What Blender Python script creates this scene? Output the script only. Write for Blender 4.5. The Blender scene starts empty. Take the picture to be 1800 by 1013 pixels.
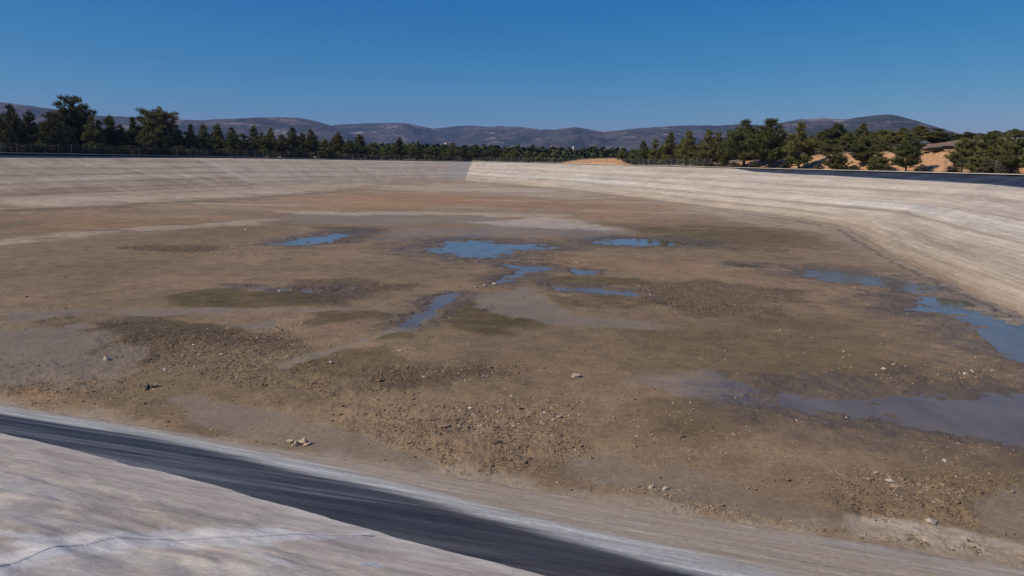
import bpy, math, random
import numpy as np
from mathutils import Vector, Matrix
random.seed(7); rng = np.random.default_rng(7)
scene = bpy.context.scene
COL = scene.collection
PI = math.pi

# ------------------------------------------------------------------ camera
W, H, FPX = 1800, 1013, 1300.0
ROLL = math.atan(0.0206); PITCH = math.radians(9.72); ZC = 6.3
fw = np.array([0, math.cos(PITCH), -math.sin(PITCH)])
_r0 = np.array([1.0, 0, 0]); _u0 = np.cross(_r0, fw)
rt = _r0*math.cos(ROLL) + _u0*math.sin(ROLL)
up = -_r0*math.sin(ROLL) + _u0*math.cos(ROLL)
cd = bpy.data.cameras.new('camera'); cam = bpy.data.objects.new('camera', cd); COL.objects.link(cam)
cd.sensor_width = 36; cd.lens = 36*FPX/W; cd.clip_end = 20000; cd.clip_start = 0.05
M = Matrix(((rt[0], up[0], -fw[0], 0), (rt[1], up[1], -fw[1], 0), (rt[2], up[2], -fw[2], ZC), (0, 0, 0, 1)))
cam.matrix_world = M
scene.camera = cam

def ray(x, y): return fw + rt*(x-W/2)/FPX - up*(y-H/2)/FPX
def gp(x, y, z=0.0):                       # where the sight line of a photo point meets the level z
    d = ray(x, y); t = (z-ZC)/d[2]; return np.array([t*d[0], t*d[1]])
def hz(x):
    k = rt*(x-W/2)/FPX + fw
    return H/2 + k[2]/up[2]*FPX
def elev(x, y):                            # (azimuth, tan elevation)
    d = ray(x, y); return math.atan2(d[0], d[1]), d[2]/math.hypot(d[0], d[1])
def px_of(X, Y):                           # column on the horizon of a direction
    return W/2 + FPX*(rt[0]*X+rt[1]*Y)/(fw[0]*X+fw[1]*Y)

# ------------------------------------------------------------------ noise
def _h(ix, iy, s):
    n = (ix.astype(np.int64)*374761393 + iy.astype(np.int64)*668265263 + s*982451653) & 0xffffffff
    n = ((n ^ (n >> 13))*1274126177) & 0xffffffff
    n = (n ^ (n >> 16)) & 0xffffffff
    n = (n*2246822519) & 0xffffffff
    return ((n ^ (n >> 15)) & 0xffff)/65535.0
def vn(x, y, s=0):
    x = np.asarray(x, float); y = np.asarray(y, float)
    ix = np.floor(x); iy = np.floor(y); fx = x-ix; fy = y-iy
    fx = fx*fx*fx*(fx*(fx*6-15)+10); fy = fy*fy*fy*(fy*(fy*6-15)+10)
    a = _h(ix, iy, s); b = _h(ix+1, iy, s); c = _h(ix, iy+1, s); d = _h(ix+1, iy+1, s)
    return (a*(1-fx)+b*fx)*(1-fy) + (c*(1-fx)+d*fx)*fy - 0.5
def fbm(x, y, o=4, s=0, g=0.5):
    t = 0; a = 1.0; f = 1.0
    for i in range(o):
        t = t + a*vn(x*f+i*17.3, y*f-i*9.1, s+i); a *= g; f *= 2.03
    return t
def sst(a, b, x):
    t = np.clip((x-a)/(b-a), 0, 1); return t*t*(3-2*t)
def poly_sdf(P, X, Y):                     # negative inside
    P = np.asarray(P); d = np.full(X.shape, 1e18); ins = np.zeros(X.shape, bool); n = len(P)
    for i in range(n):
        a = P[i]; b = P[(i+1) % n]; e = b-a; L = e@e+1e-12
        wx = X-a[0]; wy = Y-a[1]; t = np.clip((wx*e[0]+wy*e[1])/L, 0, 1)
        d = np.minimum(d, (wx-e[0]*t)**2+(wy-e[1]*t)**2)
        c = (a[1] > Y) != (b[1] > Y)
        if abs(e[1]) > 1e-12: ins ^= c & (X < e[0]*(Y-a[1])/e[1]+a[0])
    d = np.sqrt(d); return np.where(ins, -d, d)
def line_dist(P, X, Y):
    P = np.asarray(P); d = np.full(X.shape, 1e18)
    for i in range(len(P)-1):
        a = P[i]; b = P[i+1]; e = b-a; L = e@e+1e-12
        wx = X-a[0]; wy = Y-a[1]; t = np.clip((wx*e[0]+wy*e[1])/L, 0, 1)
        d = np.minimum(d, (wx-e[0]*t)**2+(wy-e[1]*t)**2)
    return np.sqrt(d)

# ------------------------------------------------------------------ mesh helpers
def mesh_np(name, V, F, smooth=True):
    me = bpy.data.meshes.new(name); V = np.asarray(V, np.float32); F = np.asarray(F, np.int32)
    k = F.shape[1]
    me.vertices.add(len(V)); me.vertices.foreach_set('co', V.ravel())
    me.loops.add(F.size); me.loops.foreach_set('vertex_index', F.ravel())
    me.polygons.add(len(F)); me.polygons.foreach_set('loop_start', np.arange(0, F.size, k, dtype=np.int32))
    me.polygons.foreach_set('use_smooth', np.full(len(F), smooth, bool))
    me.update(calc_edges=True); me.validate()
    return me
def attr(me, name, arr):
    arr = np.asarray(arr, np.float32)
    if arr.ndim == 1:
        a = me.attributes.new(name, 'FLOAT', 'POINT'); a.data.foreach_set('value', arr)
    elif arr.shape[1] == 3:
        a = me.attributes.new(name, 'FLOAT_VECTOR', 'POINT'); a.data.foreach_set('vector', arr.ravel())
    else:
        a = me.attributes.new(name, 'FLOAT_COLOR', 'POINT'); a.data.foreach_set('color', arr.ravel())
def grid_faces(nr, nc, mask=None):
    i = np.arange(nr*nc).reshape(nr, nc)
    F = np.stack([i[:-1, :-1], i[:-1, 1:], i[1:, 1:], i[1:, :-1]], -1).reshape(-1, 4)
    if mask is not None:
        m = mask.reshape(nr, nc); m = (m[:-1, :-1] | m[:-1, 1:] | m[1:, 1:] | m[1:, :-1]).ravel(); F = F[m]
    return F
def compact(V, F, *A):
    u = np.unique(F); r = np.full(len(V), -1); r[u] = np.arange(len(u))
    return (V[u], r[F]) + tuple(a[u] for a in A)
def link(name, me, mat=None, parent=None):
    o = bpy.data.objects.new(name, me); COL.objects.link(o)
    if mat is not None and me is not None: me.materials.append(mat)
    if parent is not None: o.parent = parent
    return o
def tag(o, label=None, cat=None, group=None, kind=None):
    if label: o['label'] = label
    if cat: o['category'] = cat
    if group: o['group'] = group
    if kind: o['kind'] = kind
    return o

# ------------------------------------------------------------------ material helpers
class NT:
    def __init__(s, name):
        s.m = bpy.data.materials.new(name); s.m.use_nodes = True; s.t = s.m.node_tree
        s.b = s.t.nodes['Principled BSDF']; s.out = s.t.nodes['Material Output']
    def n(s, typ, **kw):
        nd = s.t.nodes.new(typ)
        for k, v in kw.items(): setattr(nd, k, v)
        return nd
    def l(s, a, b): s.t.links.new(a, b)
    def attr(s, name, out='Color'):
        return s.n('ShaderNodeAttribute', attribute_name=name).outputs[out]
    def noise(s, vec, scale, detail=4, rough=0.55, dist=0.0):
        nd = s.n('ShaderNodeTexNoise'); nd.inputs['Scale'].default_value = scale
        nd.inputs['Detail'].default_value = detail; nd.inputs['Roughness'].default_value = rough
        nd.inputs['Distortion'].default_value = dist
        if vec is not None: s.l(vec, nd.inputs['Vector'])
        return nd.outputs['Fac']
    def mapv(s, vec, sc=(1, 1, 1), rot=(0, 0, 0)):
        nd = s.n('ShaderNodeMapping'); nd.inputs['Scale'].default_value = sc; nd.inputs['Rotation'].default_value = rot
        s.l(vec, nd.inputs['Vector']); return nd.outputs['Vector']
    def rng(s, v, a, b, c, d, clamp=True):
        nd = s.n('ShaderNodeMapRange', clamp=clamp); s.l(v, nd.inputs[0])
        for i, q in enumerate((a, b, c, d)): nd.inputs[i+1].default_value = q
        return nd.outputs[0]
    def math(s, op, a, b=None):
        nd = s.n('ShaderNodeMath', operation=op)
        for i, q in enumerate((a, b)):
            if q is None: continue
            if isinstance(q, (int, float)): nd.inputs[i].default_value = q
            else: s.l(q, nd.inputs[i])
        return nd.outputs[0]
    def mix(s, fac, a, b, blend='MIX'):
        nd = s.n('ShaderNodeMix', data_type='RGBA', blend_type=blend)
        for i, q in ((0, fac), (6, a), (7, b)):
            if isinstance(q, (int, float)): nd.inputs[i].default_value = q
            elif isinstance(q, tuple): nd.inputs[i].default_value = q+(1,) if len(q) == 3 else q
            else: s.l(q, nd.inputs[i])
        return nd.outputs[2]
    def scale(s, col, val):                # colour times a number
        nd = s.n('ShaderNodeVectorMath', operation='SCALE'); s.l(col, nd.inputs[0]); s.l(val, nd.inputs['Scale'])
        return nd.outputs[0]
    def bump(s, h, strength, dist):
        nd = s.n('ShaderNodeBump'); s.l(h, nd.inputs['Height']); nd.inputs['Distance'].default_value = dist
        if isinstance(strength, (int, float)): nd.inputs['Strength'].default_value = strength
        else: s.l(strength, nd.inputs['Strength'])
        s.l(nd.outputs[0], s.b.inputs['Normal'])
    def base(s, c, rough=0.9, spec=0.3):
        if isinstance(c, tuple): s.b.inputs['Base Color'].default_value = c+(1,)
        else: s.l(c, s.b.inputs['Base Color'])
        if isinstance(rough, (int, float)): s.b.inputs['Roughness'].default_value = rough
        else: s.l(rough, s.b.inputs['Roughness'])
        s.b.inputs['Specular IOR Level'].default_value = spec
        return s.m
    def geo(s): return s.n('ShaderNodeNewGeometry').outputs['Position']
    def obj(s): return s.n('ShaderNodeTexCoord').outputs['Object']
    def rnd(s): return s.n('ShaderNodeObjectInfo').outputs['Random']

def simple(name, c, var=0.25, scale=8, rough=0.9, bumpd=0.0, spec=0.3):
    t = NT(name); p = t.obj(); n = t.noise(p, scale, 5, 0.6)
    k = t.rng(n, 0.25, 0.75, 1-var, 1+var)
    k = t.math('MULTIPLY', k, t.rng(t.rnd(), 0, 1, 0.85, 1.15))
    rgb = t.n('ShaderNodeRGB'); rgb.outputs[0].default_value = c+(1,)
    t.base(t.scale(rgb.outputs[0], k), rough, spec)
    if bumpd: t.bump(n, 0.6, bumpd)
    return t.m

# ------------------------------------------------------------------ basin plan
SL = 0.36; RIM = 6.0; RUN = RIM/SL
E_ = np.array([0.951, -0.309]); N2 = np.array([-0.309, -0.951]); FOOT = -13.05
def near(a, t): return E_*a + N2*(FOOT+t)         # point on the near bank: a along the foot, t up the slope
def near_at(x, y, off=0.0):                        # photo point -> (a, t) on the near bank plane
    d = ray(x, y); b0 = d[:2]@N2
    tt = (SL*FOOT*-1 + 0 - ZC + off)               # ZC + q d.z = SL*(q b0 - FOOT)+off
    q = (-SL*FOOT - ZC + off)/(d[2]-SL*b0)
    p = q*d; return p[:2]@E_, p[:2]@N2-FOOT
FLOOR = np.array([near(-78, 0), (-64, 92), (-50, 147), (-14.5, 215), (10, 166), (20, 131), (27.6, 103),
                  (34.4, 77.5), (27.6, 54.2), (22.4, 31.6), near(15.5, 0)])     # clockwise from near left
def offset(P, d):
    n = len(P); out = []
    for i in range(n):
        a, b, c = P[i-1], P[i], P[(i+1) % n]
        e1 = (b-a)/np.linalg.norm(b-a); e2 = (c-b)/np.linalg.norm(c-b)
        n1 = np.array([-e1[1], e1[0]]); n2 = np.array([-e2[1], e2[0]])
        m = n1+n2; m /= np.linalg.norm(m); out.append(b+m*d/max(0.35, m@n1))
    return np.array(out)
RIMP = offset(FLOOR, RUN)
def seg_hit(P, az, closed=True):
    d = np.array([math.sin(az), math.cos(az)]); best = 0
    for i in range(len(P)):
        a = P[i]; b = P[(i+1) % len(P)]; e = b-a
        den = d[0]*e[1]-d[1]*e[0]
        if abs(den) < 1e-9: continue
        t = (a[0]*e[1]-a[1]*e[0])/den; u = (a[0]*d[1]-a[1]*d[0])/den
        if t > 0 and -1e-9 <= u <= 1+1e-9: best = max(best, t)
    return best
_azs = np.radians(np.linspace(-75, 75, 601)); _rd = np.array([seg_hit(RIMP, a) for a in _azs])
def rimd(az): return np.interp(az, _azs, _rd)

# ------------------------------------------------------------------ floor
def PX(L): return np.array([gp(x, y) for x, y in L])
PUD = {   # outlines of the standing water, traced on the floor plane
 'mid': [(733,437),(775,432),(790,425),(845,423),(890,427),(940,430),(968,434),(930,440),(905,443),(893,451),(850,456),(800,452),(760,444)],
 'left': [(478,429),(530,418),(590,410),(640,404),(634,412),(590,424),(540,429),(500,432)],
 'right': [(1035,424),(1100,420),(1160,420),(1240,427),(1238,432),(1165,431),(1120,432),(1060,430)],
 'outlet': [(868,461),(905,464),(965,470),(960,476),(930,481),(910,491),(885,498),(868,499),(890,484),(900,473)],
 'dot': [(1005,472),(1050,475),(1044,482),(1015,483)],
 'channel': [(700,573),(722,554),(745,541),(765,523),(806,517),(792,531),(772,546),(748,562),(728,573)],
 'arm': [(950,502),(990,504),(1060,506),(1130,514),(1152,522),(1080,517),(1000,512)],
 'faint': [(405,503),(460,504),(540,509),(578,512),(612,503),(600,513),(570,517),(500,512)],
 'bank': [(1400,474),(1440,473),(1500,480),(1600,495),(1648,503),(1664,515),(1600,512),(1540,502),(1450,492),(1405,485)],
 'edge': [(1575,538),(1630,536),(1600,527),(1640,521),(1690,530),(1732,549),(1802,562),(1900,600),(1900,690),(1800,648),(1770,632),(1735,597),(1700,570),(1660,553),(1585,545)],
 'sheet': [(1348,706),(1372,686),(1420,690),(1500,699),(1535,690),(1600,692),(1700,688),(1810,684),(1950,690),(1950,800),(1800,787),(1700,764),(1600,744),(1500,731),(1400,722)],
 'split': [(1280,462),(1345,464),(1340,470),(1290,468)],
}
PUDW = {k: PX(v) for k, v in PUD.items()}
RAG = ('westa', 'westb', 'westc', 'bank', 'faint', 'arm')
WET = [  # smooth grey wet mud
 [(845,520),(925,502),(965,535),(1010,555),(1180,572),(1185,582),(1010,572),(930,560),(860,540)],
 [(405,572),(500,560),(492,578),(430,582)],
 [(270,700),(350,690),(470,735),(640,770),(760,800),(760,830),(600,805),(500,785),(330,742)],
 [(470,640),(600,605),(690,575),(740,560),(745,580),(660,600),(560,630),(500,650)],
 [(0,548),(120,540),(260,545),(430,545),(720,540),(720,546),(400,552),(240,556),(100,560),(0,575)],
 [(520,378),(700,374),(860,382),(1000,392),(900,398),(700,396),(540,390)],
 [(1000,392),(1090,398),(1130,412),(1040,418),(900,420),(660,416),(700,402)],
 [(0,575),(90,570),(160,590),(140,640),(240,650),(220,690),(60,660),(0,650)],
 [(-60,585),(0,572),(60,580),(90,590),(60,604),(10,622),(-60,630)], [(1735,900),(1780,870),(1900,850),(1900,975),(1770,945)], [(150,635),(200,608),(262,612),(250,632),(190,645)], [(100,575),(150,562),(175,575),(130,582)],
 [(1120,670),(1250,655),(1370,685),(1340,712),(1180,700)],
 [(1000,800),(1200,820),(1420,900),(1500,930),(1380,925),(1180,880),(1000,850)],
]
ALG = [  # olive algae crust
 ([(320,520),(400,508),(520,514),(590,520),(600,535),(430,542),(330,536)], 1.0),
 ([(750,560),(800,535),(880,540),(950,548),(930,570),(860,585),(780,585)], 1.0),
 ([(930,495),(1000,486),(1120,490),(1155,500),(1050,502),(960,500)], .9),
 ([(955,520),(1080,520),(1150,535),(1120,548),(1000,540)], .75),
 ([(180,570),(290,560),(410,570),(470,590),(330,600),(190,595)], 1.0),
 ([(500,632),(590,612),(690,605),(720,640),(600,660),(510,650)], .6),
 ([(1100,700),(1290,680),(1370,725),(1300,790),(1120,780)], .45),
 ([(1100,580),(1500,560),(1720,620),(1650,680),(1350,680),(1150,640)], .35),
 ([(1060,400),(1250,400),(1480,410),(1520,450),(1300,440),(1130,420)], .7),
 ([(560,400),(640,396),(690,404),(650,414),(590,420)], .8),
 ([(640,590),(700,580),(745,590),(730,600),(650,600)], 1.0),
 ([(1430,905),(1500,900),(1490,945),(1440,940)], .6),
 ([(560,545),(720,545),(715,560),(560,580),(500,575)], .9),
]
DRK = [  # dark rough crust
 [(0,565),(130,545),(330,560),(560,585),(520,625),(300,640),(120,650),(0,640)],
 [(-40,371),(200,360),(450,346),(560,340),(450,350),(200,366),(-40,378)],
 [(370,600),(480,585),(570,595),(540,625),(440,635)], [(655,655),(760,640),(880,650),(930,665),(780,675),(680,672)],
 [(480,498),(610,492),(760,498),(720,520),(600,540),(500,515)], [(1130,500),(1250,492),(1390,520),(1380,545),(1230,550),(1150,530)],
 [(230,435),(330,432),(400,440),(330,446)], [(90,550),(140,545),(145,560),(100,565)],
]
PAL = [  # pale dried silt
 ([(-60,350),(250,340),(455,331),(640,323),(640,330),(455,346),(200,360),(-60,374)], .75),
 ([(-40,440),(0,420),(120,409),(300,398),(430,388),(470,386),(440,396),(240,408),(90,420),(0,434)], .65),
 ([(500,372),(760,372),(1000,379),(1000,384),(760,378),(520,378)], .8),
 ([(840,392),(960,380),(1080,396),(1110,408),(980,404)], .9),
 ([(1490,925),(1500,915),(1560,914),(1620,928),(1800,965),(1850,990),(1600,960),(1500,950)], 1.0),
 ([(620,332),(815,322),(960,335),(1100,352),(1000,352),(815,338)], .6),
 ([(1180,352),(1300,372),(1480,405),(1560,455),(1500,430),(1400,404),(1250,384)], .5),
]
ORA = [  # rusty silt
 ([(60,395),(200,382),(360,380),(400,388),(220,400),(60,408)], .8), ([(520,352),(640,340),(830,342),(900,352),(700,368),(540,366)], 1.0),
 ([(820,350),(1000,355),(1200,380),(1100,385),(900,370)], .7), ([(0,372),(200,362),(300,366),(100,385),(0,392)], .5),
 ([(0,672),(120,700),(330,745),(300,755),(100,722),(0,690)], .6), ([(940,452),(1100,455),(1300,470),(1200,478),(1000,468)], .5),
]
RUB = [  # rubble and flakes
 [(640,720),(900,690),(1050,700),(1010,800),(800,820),(640,780)], [(380,590),(570,590),(560,640),(420,640)], [(650,640),(940,640),(930,680),(680,680)],
 [(1130,495),(1400,505),(1390,550),(1160,545)], [(880,430),(990,440),(1080,460),(900,468)], [(1480,500),(1660,505),(1500,520)],
 [(1530,640),(1780,630),(1800,680),(1560,690)], [(200,600),(560,560),(560,680),(240,680)], [(0,640),(240,650),(280,720),(0,680)],
 [(240,430),(420,430),(480,450),(280,452)], [(1500,830),(1780,850),(1760,920),(1500,900)], [(1080,840),(1200,850),(1500,945),(1800,950),(1800,968),(1480,950),(1200,905)],
]
def masks(X, Y, far):
    """floor masks at plan points; far = distance from the viewer, sets how coarse the outline noise is"""
    n1 = fbm(X*0.22, Y*0.22, 4, 11); n2 = fbm(X*1.3, Y*1.3, 4, 23); n3 = fbm(X*0.5, Y*0.5, 5, 31); n4 = fbm(X*3.3, Y*3.3, 4, 37, .6); n5 = fbm(X*.9, Y*1.5, 5, 39, .65)
    def soft(P, edge, wob):
        P = np.asarray(P); c = P.mean(0)
        size = math.sqrt(abs(0.5*np.sum(P[:, 0]*np.roll(P[:, 1], -1)-P[:, 1]*np.roll(P[:, 0], -1))))
        s = poly_sdf(P, X, Y); w = wob*size
        return sst(edge*size, -edge*size, s + w*n1*2 + w*0.7*n2 + w*n3)
    pud = np.full(X.shape, 9.0)
    for k, P in PUDW.items():
        s = poly_sdf(P, X, Y); size = math.sqrt(abs(0.5*np.sum(P[:, 0]*np.roll(P[:, 1], -1)-P[:, 1]*np.roll(P[:, 0], -1))))
        pud = np.minimum(pud, (s + (0.13*n2 + 0.10*n3 + 0.11*n4 + (.30*n5 if k in RAG else .03*n5 if k == 'sheet' else .23*n5))*min(size, 9.0))/max(min(size, 9.0)*0.13, 0.12))
    m = dict(pud=pud, wet=np.zeros(X.shape), alg=np.zeros(X.shape), drk=np.zeros(X.shape), pal=np.zeros(X.shape), ora=np.zeros(X.shape), rub=np.zeros(X.shape))
    for i, P in enumerate(WET): m['wet'] = np.maximum(m['wet'], soft(PX(P), .05 if i < 5 else .12, .10 if i < 5 else .17))
    for P, k in ALG: m['alg'] = np.maximum(m['alg'], k*soft(PX(P), .10, .16))
    for P in DRK: m['drk'] = np.maximum(m['drk'], soft(PX(P), .15, .25))
    for P, k in PAL: m['pal'] = np.maximum(m['pal'], k*soft(PX(P), .10, .12))
    for P, k in ORA: m['ora'] = np.maximum(m['ora'], k*soft(PX(P), .16, .15))
    for P in RUB: m['rub'] = np.maximum(m['rub'], soft(PX(P), .18, .2))
    m['n1'] = n1; m['n2'] = n2; m['n3'] = n3
    return m
WLEV = -0.028
def floor_height(X, Y, m):
    rub = m['rub']; smooth = np.maximum(m['wet'], sst(1.0, -0.5, m['pud']))
    rough = np.clip(0.24+0.9*rub+0.5*m['drk']-0.70*smooth-.25*m['pal'], 0.03, 1.3)
    fine = fbm(X*3.1, Y*3.1, 4, 41, .6); clod = np.abs(fbm(X*5.0, Y*5.0, 3, 51))
    ridg = 1-np.abs(fbm(X*1.1, Y*1.1, 4, 61))*2.4
    z = 0.03*m['n1'] + rough*(0.035*fine + 0.038*clod + 0.014*ridg)
    z = z + .012 - 0.075*sst(1.3, -1.3, m['pud']) + 0.02*sst(2.5, 1.0, m['pud'])*sst(0.2, 1.0, m['pud'])*(1+2*fine)
    z = z - 0.008*m['wet'] + 0.03*m['alg']
    dw = -poly_sdf(FLOOR, X, Y)                    # metres from the foot of the banks
    nearbank = np.clip((X*N2[0]+Y*N2[1])-FOOT, -20, 20)
    beach = sst(60, 95, Y)*sst(.5, 5, m['pud'])*0.5*np.exp(-np.clip(dw, 0, 99)/6.0)
    z = z + beach
    return z, rough
def build_floor():
    A1 = np.linspace(-40, 40, 1150); A0 = np.linspace(-88, -40.2, 150); A2 = np.linspace(40.2, 88, 150)
    A = np.radians(np.concatenate([A0, A1, A2])); R = np.geomspace(6.5, 235, 820)
    RR, AA = np.meshgrid(R, A, indexing='ij'); X = (RR*np.sin(AA)).ravel(); Y = (RR*np.cos(AA)).ravel()
    keep = poly_sdf(FLOOR, X, Y) < 3.0
    F = grid_faces(len(R), len(A), keep)
    V = np.stack([X, Y, np.zeros_like(X)], 1)
    V, F, rr = compact(V, F, RR.ravel())
    X, Y = V[:, 0], V[:, 1]
    m = masks(X, Y, rr); z, rough = floor_height(X, Y, m); V[:, 2] = z
    # albedo
    C = np.empty((len(X), 4)); C[:, 3] = 1
    mud = np.array([.250, .167, .097]); mud2 = np.array([.205, .139, .077]); c = mud+(mud2-mud)*sst(-.5, .5, fbm(X*.12, Y*.12, 4, 71))[:, None]
    def lay(c, col, k): return c + (np.array(col)-c)*np.clip(k, 0, 1)[:, None]
    farb = sst(62, 110, Y)                          # drier silt towards the far end, in soft bands along the shore
    band = fbm(X*0.02, Y*0.16+X*.02, 4, 81)
    c = lay(c, (.34, .245, .155), farb*.75)
    c = lay(c, (.30, .18, .095), farb*sst(.0, .35, band)*.7)
    c = lay(c, (.45, .365, .27), farb*sst(.05, .4, -band)*.7)
    c = lay(c, (.33, .195, .10), m['ora']*.8)
    c = lay(c, (.165, .118, .058), sst(-.1, .5, fbm(X*.3, Y*.3, 5, 91))*.5*(1-farb))
    c = lay(c, (.088, .063, .021), m['alg']*(.85+.4*m['n2']))
    c = lay(c, (.085, .056, .034), m['drk']*.65)
    c = lay(c, (.245, .183, .116), m['wet']*.9)
    c = lay(c, (.50, .41, .31), m['pal']*(.75+.4*m['n2']))
    wetedge = sst(4.5, 0.3, m['pud']+.8*m['n2']); c = lay(c, (.115, .085, .055), wetedge*.8)
    grime = sst(.02, .35, fbm(X*2.3, Y*2.3, 4, 101)); c = c*(1-.15*grime*(1-.6*m['wet']))[:, None]; c = c*(1+.18*fbm(X*.9, Y*.9, 5, 111, .65)*(1-.5*m['wet']))[:, None]*(1+.20*fbm(X*.17, Y*.17, 4, 121))[:, None]
    dw = -poly_sdf(FLOOR, X, Y); c = lay(c, (.33, .26, .19), np.exp(-np.clip(dw, 0, 99)/2.2)*.8*(Y > 25)*(.8+m['n2']))
    for L_, wd_, kk in (([(-60,375),(0,372),(200,362),(450,347),(560,340),(640,334)], .35, .8), ([(-60,356),(0,353),(160,349),(330,341),(455,334)], .3, .65), ([(-60,366),(0,362),(240,352),(455,341)], .3, -.5), ([(1250,374),(1400,394),(1475,406),(1555,453),(1680,513),(1790,560)], .22, .6)):
        dl = line_dist(PX(L_), X+.6*m['n2'], Y+.9*m['n3']); q = np.exp(-(dl/wd_)**2)*(.55+1.2*(.4+m['n2']))
        c = lay(c, (.085, .06, .04) if kk > 0 else (.46, .39, .31), abs(kk)*q)
    nb = -(X*N2[0]+Y*N2[1]-FOOT)                    # metres in front of the near foot
    c = lay(c, (.33, .255, .18), sst(.55, -.2, nb+.6*m['n2']+.35*m['n3'])*.95)
    C[:, :3] = np.clip(c, .01, .8)
    rgh = .92 - .38*m['wet']*(1-.6*farb) - .35*wetedge
    me = mesh_np('floor', V, F); attr(me, 'alb', C); attr(me, 'rgh', np.clip(rgh, .28, 1)); attr(me, 'ruf', np.clip(rough, 0, 1))
    t = NT('mud'); p = t.geo(); col = t.attr('alb')
    a = t.noise(p, 7, 6, .65); b = t.noise(p, 34, 4, .6); d = t.noise(p, 1.3, 4, .6)
    ruf = t.attr('ruf', 'Fac')
    k = t.math('MULTIPLY', t.rng(a, .34, .66, .84, 1.16), t.rng(b, .36, .64, .86, 1.14)); k = t.math('MULTIPLY', k, t.rng(d, .34, .66, .93, 1.07))
    col = t.scale(col, k)
    fl = t.math('MULTIPLY', t.rng(t.noise(p, 11, 3, .5), .63, .68, 0, .55), ruf)
    col = t.mix(fl, col, (.33, .26, .19))
    t.base(col, t.attr('rgh', 'Fac'), .35)
    hb = t.math('ADD', t.math('MULTIPLY', a, 1.0), t.math('MULTIPLY', b, .35))
    t.bump(hb, t.math('ADD', t.math('MULTIPLY', ruf, .7), .06), .05)
    o = link('reservoir_floor', me, t.m); tag(o, kind='structure')
    return o
build_floor()

def water_mat(name, mudc, rough):
    t = NT(name); p = t.geo(); n = t.noise(t.mapv(p, (1, .35, 1)), 1.1, 3, .5)
    col = t.mix(t.rng(n, .35, .65, 0, 1), mudc, tuple(c*1.35 for c in mudc))
    t.base(col, rough, .5 if rough < .1 else .36); t.b.inputs['IOR'].default_value = 1.33
    t.bump(t.noise(p, 6, 2, .5), .03, .02)
    return t.m
WM = water_mat('murky_water', (.135, .112, .085), .04); WM2 = water_mat('silty_water', (.13, .10, .07), .12)
for k, P in PUDW.items():
    c = P.mean(0); size = math.sqrt(abs(0.5*np.sum(P[:, 0]*np.roll(P[:, 1], -1)-P[:, 1]*np.roll(P[:, 0], -1))))
    me = bpy.data.meshes.new('water'); Q = c+(P-c)*1.22
    me.from_pydata([(x, y, WLEV) for x, y in Q], [], [list(range(len(Q)))]); me.update()
    o = link('water', me, WM2 if k in ('sheet', 'faint', 'westa', 'bank', 'arm', 'channel', 'outlet') else WM); tag(o, kind='structure')
    if me.polygons[0].normal.z < 0: me.flip_normals()

# ------------------------------------------------------------------ banks
def bank_material():
    t = NT('silted_liner'); col = t.attr('alb'); uv = t.attr('flatco', 'Vector'); ruf = t.attr('ruf', 'Fac')
    a = t.noise(t.mapv(uv, (.10, 2.2, 1)), 1.0, 7, .65)          # level streaks
    b = t.noise(t.mapv(uv, (.9, 2.0, 1), (0, 0, .12)), 1.2, 7, .7)
    c = t.noise(t.mapv(uv, (3, 4, 1)), 1.0, 5, .7)
    k = t.math('MULTIPLY', t.rng(a, .34, .66, .86, 1.12), t.rng(b, .34, .66, .89, 1.10)); k = t.math('MULTIPLY', k, t.rng(c, .36, .64, .92, 1.07))
    f1 = t.noise(t.mapv(uv, (.35, 3.5, 1)), 1.0, 4, .65, .3); f2 = t.noise(t.mapv(uv, (.06, 6, 1)), 1.0, 3, .6)
    k = t.math('MULTIPLY', k, t.math('MULTIPLY', t.rng(f1, .36, .64, .91, 1.07), t.rng(f2, .36, .64, .80, 1.12)))
    t.base(t.scale(col, k), t.attr('rgh', 'Fac'), .35)
    t.bump(t.math('ADD', b, t.math('MULTIPLY', c, .5)), .35, .06)
    return t.m
BM = bank_material()
def wall_colour(u, z, X, Y):
    """dried silt in level bands; bare black liner at the very top; u metres round the rim, z height"""
    zz = z + .10*fbm(u*.03, z*.4, 3, 5) + .05*fbm(u*.4, z*2, 3, 6)
    c = np.tile(np.array([.50, .42, .335]), (len(u), 1))
    def lay(c, col, k): return c + (np.array(col)-c)*np.clip(k, 0, 1)[:, None]
    for z0, w, col, k in ((5.0, .18, (.36, .31, .265), .6), (4.35, .22, (.50, .45, .39), .7), (3.85, .10, (.33, .28, .235), .7), (3.45, .15, (.52, .47, .41), .55),
                          (2.95, .16, (.36, .30, .25), .6), (2.45, .30, (.54, .49, .43), .7), (1.95, .10, (.33, .27, .215), .75), (1.55, .14, (.50, .44, .37), .6),
                          (1.15, .10, (.30, .235, .18), .6), (.8, .12, (.42, .34, .27), .5), (.45, .18, (.27, .20, .14), .75)):
        k2 = k*(.55+1.1*(.5+fbm(u*.02+z0*7, u*0+z0, 3, 8)))
        c = lay(c, col, k2*np.exp(-((zz-z0)/w)**2))
    c = lay(c, (.38, .295, .205), sst(2.4, .3, zz)*.65); c = lay(c, (.25, .175, .11), sst(.42, .02, zz+.12*fbm(u*.3, z*0, 3, 20))*.8); c = c*np.where(X < -20, 1, 0)[:, None]*np.array([[1.07, .97, .83]])+c*np.where(X < -20, 0, 1)[:, None]
    diag = fbm(u*.9+z*1.2, z*.5-u*.10, 4, 12)*(X < -22); c = c*(1+.28*diag)[:, None]; c = c*(1+.24*fbm(u*.035, z*2.6+.3*fbm(u*.05, z*0, 3, 17), 5, 18, .6))[:, None]*(1+.16*fbm(u*.25, z*1.1, 5, 19, .6))[:, None]
    return c
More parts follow.
